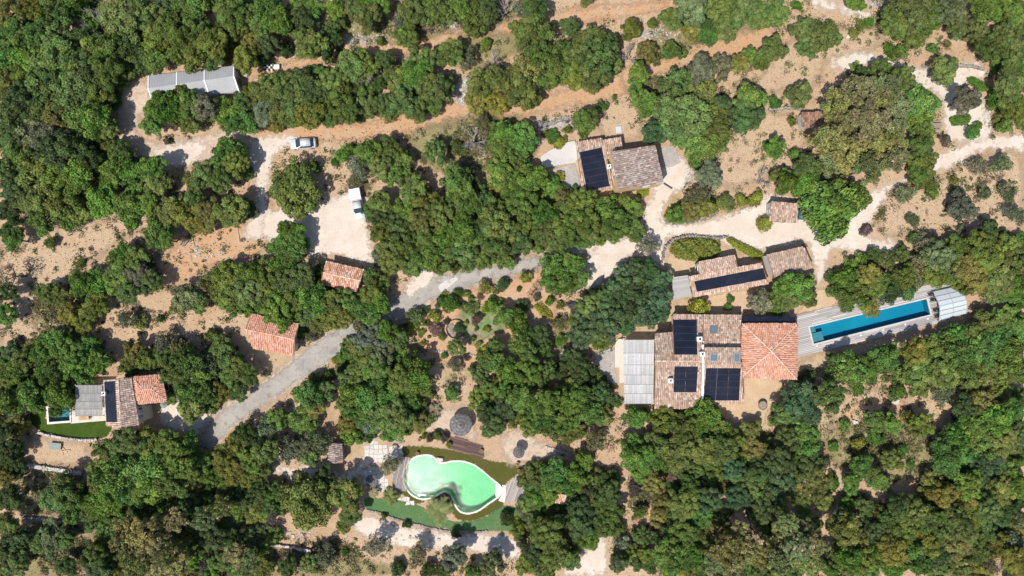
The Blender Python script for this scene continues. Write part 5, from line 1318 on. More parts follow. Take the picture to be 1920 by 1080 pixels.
# ------------------------------------------------------------------ trees and shrubs: x y r tone, in 3x crops of the photograph
TREES = {
(0,0): "60 60 110 o,200 40 90 o,330 70 110 m,430 40 100 b,700 90 120 m,850 90 100 m,960 60 80 d,1080 40 90 b,1300 70 100 m,1400 100 80 m,80 200 100 b,190 220 90 b,60 320 100 b,150 320 90 b,310 200 110 m,330 300 120 m,450 230 100 d,540 290 100 m,640 270 110 m,740 260 100 d,880 220 110 m,860 330 75 b,960 170 100 m,1060 290 105 m,1110 180 90 m,1200 250 95 m,1250 170 80 d,1330 150 70 m,1385 330 85 o,1200 330 65 m,1420 250 60 o,60 450 100 o,150 420 90 m,250 420 110 m,400 400 120 m,500 420 110 m,600 400 110 m,700 370 90 m,785 360 70 d,130 570 110 d,290 560 130 m,420 520 110 m,540 510 105 m,620 450 65 d,60 640 100 d,180 680 100 m,320 660 110 o,450 640 110 b,530 670 100 b,600 720 70 m,40 800 90 m,140 780 120 g,250 760 90 g,330 860 120 d,420 850 110 d,500 900 90 d,130 900 100 b,60 960 90 d,220 960 110 m,330 990 110 b,430 1000 100 b,620 830 55 m,690 870 80 m,650 960 85 b,760 980 95 b,860 950 80 b,880 1030 75 m,600 1050 65 b,905 570 75 b,960 610 85 b,1030 540 65 o,1085 590 85 m,1150 600 85 g,850 700 70 b,880 640 75 m,1020 660 75 m,1080 710 60 m,1230 620 80 b,1300 650 90 b,1360 590 75 m,1400 680 75 b,1310 700 65 b,1420 530 60 o,1160 985 100 m,1280 860 105 b,1330 930 85 m,1240 1010 80 m,1390 960 50 m,1100 1020 70 m,945 795 26 g",
(480,0): "60 60 90 b,120 120 90 b,40 150 80 m,260 130 85 d,300 240 100 m,380 260 85 d,430 210 55 d,440 50 65 b,560 60 75 m,640 90 80 m,620 30 60 b,700 20 70 b,70 245 70 d,15 300 60 d,170 290 46 d,700 235 30 o,880 60 95 m,960 50 85 m,850 200 75 m,810 130 55 g,1040 60 85 m,1140 40 85 b,1230 100 100 m,1290 60 75 d,1290 250 40 o,550 360 95 m,620 370 85 m,725 335 55 d,60 500 85 m,140 490 85 m,250 460 85 m,230 560 105 m,120 600 95 m,40 640 85 g,320 640 90 o,340 520 85 d,430 480 85 m,470 560 100 m,420 650 65 d,520 630 65 m,630 590 75 m,720 590 65 m,820 570 95 m,800 450 80 o,900 420 95 b,930 330 80 m,1000 500 95 m,900 610 75 m,990 600 55 m,1060 480 65 m,1090 300 75 m,1190 320 75 g,1270 470 85 o,1350 460 85 o,1270 560 85 o,1370 560 85 o,1425 440 60 o,640 860 85 m,740 850 85 m,810 900 75 m,700 950 85 m,770 975 80 b,570 940 75 g,560 1020 50 g,490 870 48 b,530 840 36 b,440 910 24 b,1010 860 72 m,1140 840 48 m,1280 690 55 g,1400 760 85 b,1390 840 75 b,1340 720 45 m,226 1060 166 m,330 930 44 d,880 1050 80 m,1130 1030 105 m,1195 1010 70 d,1380 980 85 b",
(960,0): "120 200 100 m,60 170 75 m,180 160 60 d,320 150 55 d,230 370 120 m,440 230 95 m,370 330 100 m,480 330 105 m,540 240 70 d,460 430 90 m,350 430 85 m,560 360 65 m,60 410 105 o,60 520 100 o,120 550 55 o,130 30 75 d,50 50 55 g,420 0 45 m,670 165 62 o,790 130 36 o,900 100 70 m,1000 40 110 g,1100 190 66 b,1030 190 55 o,1200 150 85 m,1300 60 105 m,1400 80 85 m,1180 60 85 m,760 290 62 o,890 285 55 b,800 330 42 o,960 300 36 m,715 410 62 b,700 480 55 b,720 560 58 b,765 595 70 b,800 740 78 t,930 480 105 m,900 590 110 m,1040 530 110 m,960 660 125 m,1080 660 105 m,1150 720 90 m,1010 770 105 b,1060 830 95 b,1130 800 80 m,870 710 85 t,1060 390 80 g,1170 380 78 g,1280 360 55 o,1340 320 55 m,1405 340 55 m,1300 650 100 d,1330 540 75 b,1180 590 55 d,1400 560 45 b,410 670 76 b,400 735 45 m,500 600 38 m,230 770 46 b,262 805 44 y,310 730 26 m,60 780 100 b,40 850 80 b,190 750 28 m,30 960 65 m,120 1000 85 b,60 1040 85 b,268 995 34 y,357 1050 20 b,1110 980 78 g,1040 930 36 b,1010 905 25 o,576 545 18 b,1430 820 30 b",
(1440,0): "40 70 75 m,160 30 36 b,500 15 60 b,30 280 80 m,200 170 80 m,300 200 95 m,230 260 75 m,365 215 55 m,480 185 32 o,570 125 32 b,520 145 36 m,800 60 120 m,700 135 80 m,830 180 95 m,760 150 75 m,720 50 65 d,1020 60 100 g,1070 150 75 m,1170 170 75 m,920 90 75 m,1200 30 95 b,1320 40 105 b,1400 70 75 b,690 285 46 b,750 285 42 b,920 272 32 b,1012 245 24 o,980 400 95 m,1110 560 95 g,1150 745 46 b,1180 705 28 b,1000 790 42 n,1250 270 85 m,1340 190 85 o,1385 280 95 m,1425 170 55 m,1290 370 50 b,1380 370 85 m,1350 480 95 m,1425 470 65 m,1360 580 85 m,1275 560 52 b,1400 620 75 m,1330 710 52 b,1430 690 40 m,1285 680 26 o,180 540 80 m,35 580 42 b,133 685 29 o,40 830 56 b,390 590 105 p,500 510 110 p,600 560 115 p,660 490 95 p,640 400 75 m,740 440 85 m,700 640 110 p,850 570 100 b,830 660 85 b,560 700 120 p,430 720 115 p,330 790 110 p,470 850 120 p,620 830 115 p,560 950 100 p,700 790 95 p,380 900 95 p,710 900 75 p,860 820 85 m,870 920 85 m,850 990 75 m,860 740 65 m,490 375 34 b,540 430 55 m,60 990 55 m,100 1030 70 b,220 940 75 d,920 1040 42 m,1180 935 62 g,1310 920 66 g,1040 1010 32 o,1205 1065 40 g,1330 1055 42 g",
(0,360): "60 100 75 d,80 220 75 d,70 270 65 b,230 50 105 o,350 60 105 o,250 140 95 b,380 140 80 b,450 110 75 m,560 50 85 b,150 30 85 m,285 285 38 m,700 70 85 b,770 90 75 b,740 170 45 b,830 60 65 b,950 100 95 o,1050 130 100 o,1130 180 70 o,1180 110 85 o,1300 110 95 m,1380 100 75 d,1100 70 85 m,900 210 80 b,930 270 60 b,870 260 60 m,60 470 85 n,40 560 65 d,30 690 65 b,455 400 28 m,450 510 72 b,540 530 85 b,690 370 72 b,760 370 72 m,680 460 82 m,780 480 85 g,830 400 50 d,720 560 75 m,640 520 65 m,850 510 65 d,550 640 75 o,260 560 62 m,340 590 56 m,390 690 65 o,470 740 65 o,500 680 60 o,720 710 55 g,795 735 45 o,1050 600 85 g,1010 640 50 m,1130 550 70 g,1160 500 50 g,1280 470 85 m,1300 560 100 m,1400 460 75 b,1400 560 85 m,1330 640 65 m,1120 630 60 m,300 850 75 b,370 900 85 b,250 920 75 b,130 950 75 m,90 1020 75 m,350 980 85 b,440 970 85 b,500 890 85 b,550 960 75 b,480 1030 65 b,280 1010 75 b,760 900 75 o,740 980 65 m,830 950 65 m,920 850 75 g,930 930 85 m,1020 890 75 g,1060 960 85 b,1130 1010 85 b,980 1020 85 m,1200 970 75 g,1250 870 75 m,1200 810 50 m,1290 930 75 m,1340 990 65 m,1290 1040 65 b,1400 1030 60 m,905 715 26 t",
(480,360): "170 200 55 b,220 240 72 b,130 300 72 b,200 330 85 b,260 290 50 b,150 400 65 b,40 430 65 o,60 520 75 o,160 510 75 m,260 480 80 m,378 505 52 m,645 470 55 m,120 640 95 b,60 610 60 m,200 610 75 m,270 580 80 b,340 610 80 b,420 610 80 m,490 610 70 m,300 700 80 m,165 738 78 b,420 710 80 o,350 740 60 o,570 650 90 b,650 570 85 o,690 510 65 m,700 630 70 b,580 740 60 g,650 710 65 b,490 710 60 o,240 790 48 b,318 812 40 g,700 60 72 m,650 110 60 m,720 160 75 d,800 200 85 m,700 230 72 m,850 110 85 b,960 60 95 o,940 160 85 o,1040 130 85 m,1130 90 85 m,1200 60 85 b,1290 60 75 m,1180 200 95 b,1070 240 95 b,960 260 85 m,850 300 95 m,740 310 75 m,690 350 52 g,780 390 80 m,870 410 70 m,980 370 85 b,1060 360 85 m,1160 330 95 m,1260 240 85 m,1330 170 95 m,1400 110 65 m,1350 300 85 m,1280 360 80 m,1400 370 70 m,1190 410 50 m,1040 430 42 b,1110 420 42 m,1420 230 75 m,740 780 72 b,650 830 95 g,700 900 100 g,600 900 95 m,590 990 75 m,680 990 85 m,800 830 75 m,830 780 50 m,540 1050 65 m,900 1030 95 b,820 1060 85 m,330 1060 50 m,400 1040 36 m,905 700 50 m,878 765 38 y,1008 695 36 y,1045 610 36 d,1095 630 52 b,1145 570 34 b,1185 575 22 o,1290 540 46 o,1390 520 44 d,1330 640 52 b,1215 655 42 m,1240 715 38 n,1010 775 42 n,1045 815 24 o,973 815 12 o,1145 770 28 d,1222 825 20 o,1125 875 56 o,1265 920 36 m,1120 970 46 g,445 950 24 y,1330 950 85 b,1405 1000 80 b,1400 700 70 b,1340 870 60 d,960 740 24 b,1180 660 26 m,1260 590 22 n,1350 560 20 o,1070 730 22 n,930 790 26 o,1300 770 24 y,1180 930 22 n,1060 920 24 b,1380 620 22 y,1160 640 30 b,1000 860 18 n,1250 860 22 y,1290 660 30 y,1020 640 20 n,1210 600 22 b,1330 600 24 b,1060 570 20 y,1160 900 20 b,960 660 22 b,1290 880 24 y,940 850 24 o,1240 770 16 b,1350 730 26 b,1180 740 18 y",
(960,360): "60 60 105 m,180 120 85 b,100 180 95 m,200 230 85 m,60 290 75 m,310 100 85 m,290 200 75 m,280 280 65 m,400 60 85 m,420 160 95 m,520 110 100 b,600 180 85 m,660 90 80 m,670 160 55 b,560 220 70 m,450 230 55 m,220 420 85 b,330 410 85 b,300 500 100 b,390 480 60 m,220 510 65 b,215 612 33 b,75 480 40 o,110 580 52 n,40 545 20 m,270 640 26 o,340 640 30 n,760 310 62 g,700 440 75 t,620 470 70 t,780 430 62 t,800 510 90 t,700 540 100 t,600 560 95 t,830 600 80 t,520 600 85 t,640 650 110 t,750 660 100 t,830 680 65 t,430 640 75 m,420 720 85 t,530 730 105 t,400 800 85 t,500 820 75 m,630 740 75 t,350 720 45 m,270 740 46 g,275 835 38 b,60 640 42 m,140 590 26 d,60 860 95 b,140 800 70 d,180 880 60 d,90 1000 85 b,200 1000 60 m,400 1000 80 d,330 940 60 d,490 1050 44 m,1050 645 70 y,1390 620 90 g,1225 605 24 b,1215 645 26 b,1000 110 65 o,930 130 55 b,1080 90 70 o,1050 20 72 g,1200 60 52 m,1290 50 38 y,1380 30 36 y,30 735 75 b",
(1440,360): "770 15 55 g,920 5 36 b,1085 80 90 g,1070 20 45 g,1215 10 42 g,1350 10 50 g,1390 125 60 g,635 125 18 o,810 155 42 g,550 215 40 n,820 260 38 b,1085 205 32 g,1230 220 75 d,880 300 75 g,950 350 85 g,860 400 75 g,1060 330 85 m,1170 300 85 m,1230 390 100 o,1120 420 85 o,1030 400 75 g,940 470 70 m,1330 310 85 m,1380 400 85 m,1300 480 90 m,1180 500 80 o,1110 540 50 o,1380 520 75 b,1400 610 75 b,1280 570 70 m,530 400 52 b,470 400 45 b,350 480 45 m,440 500 85 b,560 470 80 o,500 570 90 m,610 520 75 m,570 640 60 o,680 560 75 d,740 490 70 m,780 570 52 m,440 640 50 m,380 560 50 m,840 510 52 g,90 530 72 b,180 520 90 b,120 600 72 m,40 600 62 m,220 590 60 m,40 660 50 m,400 960 75 m,460 1000 95 b,560 990 85 m,660 920 80 b,700 1010 60 m,350 1010 50 m,830 900 80 o,900 960 95 m,830 1020 85 m,960 880 80 m,1050 830 90 b,1150 800 70 m,1240 740 80 m,1330 720 90 m,1400 760 75 b,1270 850 95 b,1180 900 95 b,1080 940 95 b,1000 1020 85 m,1200 1010 85 m,1340 900 95 b,1400 1000 85 m,1300 1010 85 m,1120 1040 75 m,220 1045 50 d",
(0,720): "60 90 95 b,150 60 85 b,200 120 60 b,90 170 62 g,40 290 70 d,50 400 75 d,30 520 55 o,250 50 65 b,330 60 85 b,390 100 52 b,440 30 52 b,320 150 50 b,960 60 60 m,1050 50 75 b,1150 60 75 b,1250 50 75 o,1080 140 80 o,1190 130 50 m,1350 50 60 m,620 380 100 o,560 470 75 o,720 330 95 m,830 330 100 m,960 330 95 m,1060 330 75 b,660 500 110 b,780 470 105 b,900 460 105 b,1020 430 95 m,1050 520 75 m,960 550 95 m,850 580 95 b,740 600 95 b,620 620 95 b,540 560 60 m,560 680 75 b,380 610 105 m,300 650 80 m,420 690 85 b,500 700 60 m,1260 430 85 o,1330 350 80 o,1400 430 85 m,1310 490 75 o,1380 280 70 d,1400 520 65 m,60 650 80 d,40 790 65 o,100 880 80 d,60 960 85 d,90 1010 75 m,40 1050 55 m,300 870 95 g,230 890 60 m,370 870 55 m,380 1030 60 d,530 960 75 m,560 1040 75 d,620 860 50 b,720 800 85 p,800 850 95 p,700 900 85 p,900 790 75 p,1000 760 75 p,880 900 95 p,780 980 105 p,950 960 85 p,900 1040 85 p,1050 680 75 d,1100 620 52 o,1000 1020 75 p,1150 760 75 p,1250 690 75 p,1330 780 52 p,1200 860 75 d,1300 870 75 d,1330 960 75 p,1250 1000 75 m,1400 860 75 d,1400 1000 65 p,1150 1010 50 n",
(480,720): "300 60 95 b,390 40 60 m,110 200 65 m,270 190 85 b,240 240 50 b,330 130 70 o,60 260 75 g,60 370 85 m,180 370 75 g,280 360 80 g,360 330 70 g,310 410 60 m,40 490 55 m,540 50 75 b,640 60 95 b,760 50 95 b,860 90 70 b,700 160 95 m,800 190 95 m,590 150 85 b,620 220 60 g,760 260 70 b,850 250 50 m,930 120 50 d,980 190 36 m,285 655 178 m,505 610 105 o,530 730 70 m,490 800 52 m,380 520 70 d,755 460 56 g,1290 160 62 d,1400 130 75 d,1330 230 80 m,1390 40 55 b,1100 50 45 b,1070 645 40 n,722 740 20 m,850 785 28 d,1120 838 32 d,680 910 75 g,910 965 72 g,1110 965 80 g,1330 1010 80 g,370 960 75 g,310 1010 60 m,500 945 28 b,180 1030 62 d,970 1040 50 d,800 1035 50 d,1060 1055 50 m,1230 1060 55 b,100 760 70 n,20 600 55 d,30 950 45 d,1410 750 52 d",
(960,720): "60 60 95 b,200 120 85 b,330 100 75 b,430 160 85 b,300 200 80 m,400 60 65 b,500 60 70 d,180 220 70 b,250 260 50 b,470 310 72 g,400 440 60 b,370 520 72 b,240 500 85 b,100 560 52 b,180 470 50 m,300 570 60 b,580 100 42 m,690 190 72 b,740 170 50 b,860 200 85 m,960 240 100 m,1080 180 105 b,1150 260 95 m,820 320 95 m,930 380 105 m,1060 370 105 m,1180 360 90 m,1040 460 70 m,1240 300 75 m,680 340 70 b,670 400 80 b,760 420 70 b,850 470 50 b,720 510 60 b,800 560 60 o,890 515 50 n,690 590 50 n,1340 270 75 o,1370 380 75 o,1240 480 62 t,1390 490 85 m,1330 560 85 m,1270 640 75 t,1010 590 85 m,960 680 85 m,1040 700 95 b,1110 650 80 t,1060 780 50 b,950 770 70 m,880 700 50 m,440 600 60 g,540 620 75 m,490 670 75 m,560 720 70 m,400 700 75 d,340 640 50 d,500 790 80 m,380 800 75 d,200 830 110 m,120 920 95 d,250 930 95 m,330 980 70 m,80 1010 75 m,200 1030 75 m,440 880 60 b,60 700 50 g,40 780 45 b,720 720 50 m,620 900 52 g,600 1010 60 d,770 1010 52 b,880 860 85 d,960 850 85 m,880 960 85 m,1000 960 75 b,1060 870 50 o,1200 920 85 p,1140 1010 75 p,1320 930 95 p,1280 840 75 p,1390 960 75 p,1250 1030 75 p,1400 720 75 d,1380 850 60 n,1400 1050 55 m",
(1440,720): "180 90 140 t,100 160 85 m,340 70 85 d,200 270 90 b,110 310 75 m,50 200 52 m,230 360 72 b,60 420 85 d,60 540 95 t,40 620 75 d,130 480 52 m,240 470 75 m,280 550 80 o,360 560 52 b,500 20 50 b,730 40 50 b,850 20 60 m,970 50 70 g,600 205 60 b,690 225 60 b,790 190 52 o,860 230 65 o,430 230 36 b,600 305 50 b,500 340 44 y,370 355 34 b,750 375 36 b,690 430 62 m,530 455 62 b,600 535 66 b,470 560 60 b,650 560 52 m,800 450 26 b,450 640 32 m,1110 130 75 d,1200 120 85 o,1160 240 85 b,1050 300 75 b,980 350 60 b,1000 430 85 b,1100 400 75 b,1200 330 95 m,1300 200 85 b,1380 140 75 b,1400 270 75 m,1320 330 85 o,1250 430 85 t,1180 480 85 t,1350 470 85 m,1425 400 55 m,1130 560 85 b,1050 540 75 m,920 560 70 o,980 620 85 o,1100 650 85 o,1220 600 85 m,1330 590 85 o,1400 560 75 b,1150 720 85 o,1050 740 85 m,1230 700 85 m,1330 700 75 d,1400 740 75 g,1200 810 85 m,1090 830 85 o,1000 800 85 m,900 750 85 m,740 690 80 d,820 710 85 m,690 750 70 m,600 720 50 o,440 820 105 o,520 870 70 o,390 770 70 d,600 830 75 d,680 830 75 m,760 800 85 m,840 820 85 o,900 900 85 o,800 920 85 b,700 930 85 o,620 960 75 b,540 990 75 m,460 980 75 b,380 960 75 d,350 1040 65 b,280 900 75 p,200 820 75 p,100 780 75 p,60 880 85 p,160 930 95 p,80 1000 85 p,220 1020 85 p,440 1060 55 m,560 1060 65 b,700 1030 75 b,830 1010 75 b,960 960 75 d,940 1040 75 m,1060 920 85 o,1080 1020 75 m,1180 930 75 m,1280 900 75 o,1270 1010 75 n,1370 900 75 g,1400 990 85 o",
}
TONE = {'d': (.070,.118,.030), 'm': (.120,.182,.038), 'b': (.106,.206,.034), 'o': (.170,.198,.040), 'y': (.25,.28,.04),
        'g': (.150,.178,.082), 'p': (.20,.222,.070), 't': (.080,.152,.052), 'n': (.15,.12,.085)}
WORD = {'d': 'dark green', 'm': 'mid-green', 'b': 'bright green', 'o': 'olive-green', 'y': 'yellow-green', 'g': 'grey-green', 'p': 'golden-green', 't': 'deep green', 'n': 'brownish'}
LAND = [('the long grey shed',363,155),('the silver hatchback',568,269),('the white pickup',671,383),('the orange-tiled shed',643,517),('the pink-tiled barn',507,627),
 ('the villa roof',235,755),('the kidney-shaped pool',860,900),('the long blue pool',1631,602),('the pink hip roof',1443,659),('the main house roof',1300,680),
 ('the studio solar strip',1370,520),('the yellow-walled house',1160,310),('the tiled hut',1469,397),('the tiny brown hut',1521,223),('the picnic table',1754,235),
 ('the pool enclosure',1781,568),('the largest parasol',863,798),('the ring bed',855,617),('the concrete road patch',840,530),('the cold frame',102,837),
 ('the crate cluster',509,127),('the earth court',405,455),('the round table',1430,760),('the orange lean-to',1045,934),
 ("the photo's upper left corner",0,0),("the photo's upper right corner",1920,0),("the photo's lower left corner",0,1080),("the photo's lower right corner",1920,1080),
 ("the left edge's middle",0,540),("the top edge's middle",960,0),("the bottom edge's middle",960,1080),("the right edge's middle",1920,540),("the top edge's left quarter-mark",480,0),("the top edge's right quarter-mark",1440,0),
 ("the bottom edge's left quarter-mark",480,1080),("the bottom edge's right quarter-mark",1440,1080),('the driveway shrub island',1310,380),('the limestone gully',730,135),('the scrub clearing',1640,820)]
ORD = ['nearest','second','third','fourth','fifth','sixth','seventh','eighth','ninth','tenth','eleventh','twelfth','thirteenth']
def direction(dx, dy):
    a = math.degrees(math.atan2(-dy, dx)) % 360
    return ['right of','above right of','above','above left of','left of','below left of','below','below right of'][int((a+22.5)//45) % 8]
plants = []                     # (root, x, y, r_px, tone, noun)
SMALL_KEEP = []
MASS = []
def add_plant(px, py, rpx, tone, kind, rs, hk=1.0, mass=False):
    r = rpx/PPM
    if kind in ('shrub','ball'):
        h = r*1.35*hk; zc = h-.62*r if kind == 'shrub' else r*.78
        h = max(h, .5)
    elif kind == 'pine':
        h = (1.05*r+5.2)*hk
    elif kind == 'olive':
        h = (1.2*r+1.3)*hk
    else:
        h = (1.0*r+2.4)*hk
    zsc = {'oak':.98,'downy':1.0,'pine':.95,'olive':1.0,'shrub':.95,'ball':1.0,'bare':1.0}[kind]
    zc = max(h-.75*r*zsc, .5*r)
    p = W(px, py, zc)
    r *= (H-zc)/H
    name = {'oak':'holm_oak','downy':'downy_oak','pine':'pine_tree','olive':'olive_tree','shrub':'shrub','ball':'clipped_bush','bare':'bare_bush'}[kind]
    if mass:
        k = rs.uniform(.78,1.34); t = TONE[tone]
        MASS.append(((p.x,p.y,zc), (r*rs.uniform(.98,1.14), r*rs.uniform(.98,1.14), r*zsc*rs.uniform(.9,1.12)), rs.uniform(0,6.28), (t[0]*k*rs.uniform(.88,1.25), t[1]*k, t[2]*k*rs.uniform(.9,1.5), 1), rs.randrange(6)))
        return None
    root = empty(name, (p.x,p.y,0), rs.uniform(0,6.28))
    me = rs.choice(CROWN[kind])
    c = bpy.data.objects.new('crown', me); link(c, root)
    c.location = (0,0,zc); c.scale = (r*rs.uniform(.92,1.18), r*rs.uniform(.92,1.18), r*zsc*rs.uniform(.85,1.2))
    k = rs.uniform(.78,1.34); t = TONE[tone]
    c.color = (t[0]*k*rs.uniform(.88,1.25), t[1]*k, t[2]*k*rs.uniform(.9,1.5), 1)
    tk = bpy.data.objects.new('trunk' if kind not in ('shrub','ball') else 'stem', rs.choice(TRUNK)); link(tk, root)
    zt = zc/.75 if kind != 'pine' else zc/.72
    tk.scale = (r*1.1, r*1.1, zt)
    return root
rs = random.Random(99)
entries = []
for off, txt in TREES.items():
    for e in txt.split(','):
        x, y, r, t = e.split(); x, y, r = float(x)/3+off[0], float(y)/3+off[1], float(r)/3
        kind = 'shrub' if r < 17.5 or t in 'yn' else {'p':'pine','g':'olive' if r < 26 else 'oak','b':'downy'}.get(t, 'oak')
        if t == 'n' and r > 17: kind = 'bare'
        if kind == 'downy' and rs.random() < .2: kind = 'oak'
        entries.append((x, y, r, t, kind))
# the oaks that show most (large, least overlapped) are things; the rest close the canopy as one mass
def crowd(e):
    return sum((e[2]+f[2]-math.hypot(f[0]-e[0], f[1]-e[1]))/(e[2]+f[2]) for f in entries if 0 < math.hypot(f[0]-e[0], f[1]-e[1]) < e[2]+f[2])
def shown(e):
    x, y, r = e[:3]; s_ = 0
    for f in entries:
        d = math.hypot(f[0]-x, f[1]-y)
        if 0 < d < r+f[2]: s_ += (r+f[2]-d)/(r+f[2])
    return r*(1-.07*s_)
oaks = sorted([e for e in entries if e[4] == 'oak'], key=shown, reverse=True)
keep_oak = set(id(e) for e in oaks[:296])
ex_ = np.array([W(e[0],e[1]).x for e in entries]); ey_ = np.array([W(e[0],e[1]).y for e in entries])
NEAR = {id(e): v for e, v in zip(entries, np.max([sdist(P_, ex_, ey_) for P_ in SHEETS[12:]], axis=0))}
NOUN = {'oak':'oak','downy':'leafy oak','pine':'pine','olive':'olive tree','shrub':'shrub','ball':'clipped bush','bare':'sparse bush'}
for e in entries:
    x, y, r, t, kind = e
    k = (1.0 if crowd(e) < 2.2 else 1.10) if kind in ('oak','downy','pine') else .95
    if kind in ('oak','downy') and NEAR[id(e)] > -r/PPM*1.15: k = .93
    if kind == 'oak' and id(e) not in keep_oak:
        add_plant(x, y, r*k, t, kind, rs, rs.uniform(.8,1.15), True); continue
    root = add_plant(x, y, r*k, t, kind, rs, rs.uniform(.85,1.3))
    plants.append((root, x, y, r, t, NOUN[kind]))
# low oaks and brush closing the canopy between the big crowns
WOODS = [[(0,0),(280,0),(700,0),(640,60),(480,100),(280,118),(205,190),(212,280),(250,330),(170,395),(0,425)],
 [(1180,775),(1430,810),(1500,850),(1535,930),(1650,960),(1750,920),(1800,770),(1850,650),(1920,570),(1920,1080),(1150,1080),(1240,930),(1190,860)],
 [(180,850),(370,840),(400,900),(520,920),(500,1080),(200,1080),(170,960)],[(645,640),(760,640),(800,700),(790,800),(640,820),(640,720)],
 [(700,410),(960,330),(1190,390),(1195,435),(1010,470),(765,505)],[(360,540),(590,500),(690,565),(620,600),(560,590),(450,580)],[(880,690),(1090,690),(1130,780),(1060,830),(900,750)],
 [(990,890),(1150,890),(1170,1000),(1050,1030),(970,1000)],[(480,160),(620,130),(830,170),(800,205),(500,240)],[(1600,480),(1920,450),(1920,560),(1820,530),(1740,520)],[(0,660),(130,620),(180,690),(100,735),(45,750),(35,900),(0,900)]]
fr_ = random.Random(5); fill = []
for P_ in WOODS:
    P_ = [Vector(p) for p in P_]; xs_ = [p[0] for p in P_]; ys_ = [p[1] for p in P_]
    for _ in range(900):
        x, y = fr_.uniform(min(xs_),max(xs_)), fr_.uniform(min(ys_),max(ys_))
        if not in_poly(P_, x, y): continue
        if any(math.hypot(f[0]-x, f[1]-y) < .86*f[2] for f in entries): continue
        if any(math.hypot(f[0]-x, f[1]-y) < 22 for f in fill): continue
        fill.append((x,y))
        add_plant(x, y, fr_.uniform(15,25), fr_.choice('mmobdob'), 'oak', rs, fr_.uniform(.5,.75), True)
print('fill', len(fill), 'mass', len(MASS))
# single specimens
def special(px, py, r, tone, kind, hk, noun):
    plants.append((add_plant(px, py, r, tone, kind, rs, hk), px, py, r, tone, noun))
special(1554,388,62,'b','downy',.8,'broad leafy fig tree'); special(1510,345,38,'b','downy',.9,'leafy fig tree'); special(1600,372,36,'b','downy',.9,'leafy fig tree'); special(1530,365,40,'t','downy',.9,'leafy fig tree')
special(806,822,9,'n','shrub',1,'shrub'); special(820,815,10,'o','shrub',1,'shrub'); special(833,820,10,'n','shrub',1,'shrub'); special(795,818,7,'b','shrub',1,'shrub'); special(842,834,7,'o','shrub',1,'shrub')
special(1433,418,16,'y','ball',1,'clipped ball bush'); special(1490,288,12,'b','ball',1,'clipped ball bush'); special(861,616,10,'d','ball',1.2,'clipped bush inside the hoop')

seen = {}
for root, x, y, r, t, noun in plants:
    lm = min(LAND, key=lambda q: (q[1]-x)**2+(q[2]-y)**2)
    d = direction(x-lm[1], y-lm[2]); dist = math.hypot(x-lm[1], y-lm[2])
    size = 'small' if r < 12 else ('' if r < 30 else 'broad')
    desc = ' '.join(q for q in (size, WORD[t], noun) if q)
    seen.setdefault((desc, d, lm[0]), []).append((dist, root, noun))
GRP = {'oak':'oaks of the hillside woodland','leafy oak':'leafy oaks of the hillside woodland','pine':'pines','olive tree':'olive trees','shrub':'garden and hillside shrubs','sparse bush':'half-bare bushes'}
CATW = {'oak':'oak tree','leafy oak':'oak tree','pine':'pine tree','olive tree':'olive tree','shrub':'shrub','sparse bush':'bush'}
for (desc, d, lm), lst in seen.items():
    lst.sort(key=lambda q: q[0])
    for i, (dist, root, noun) in enumerate(lst):
        if len(lst) == 1: lab = f'{desc} {d} {lm}'
        elif i == 0: lab = f'nearest {desc} {d} {lm}'
        else: lab = f'{ORD[min(i,12)]}-nearest {desc} {d} {lm}'
        tag(root, lab, CATW.get(noun, 'bush' if 'bush' in noun else 'fig tree'), GRP.get(noun))


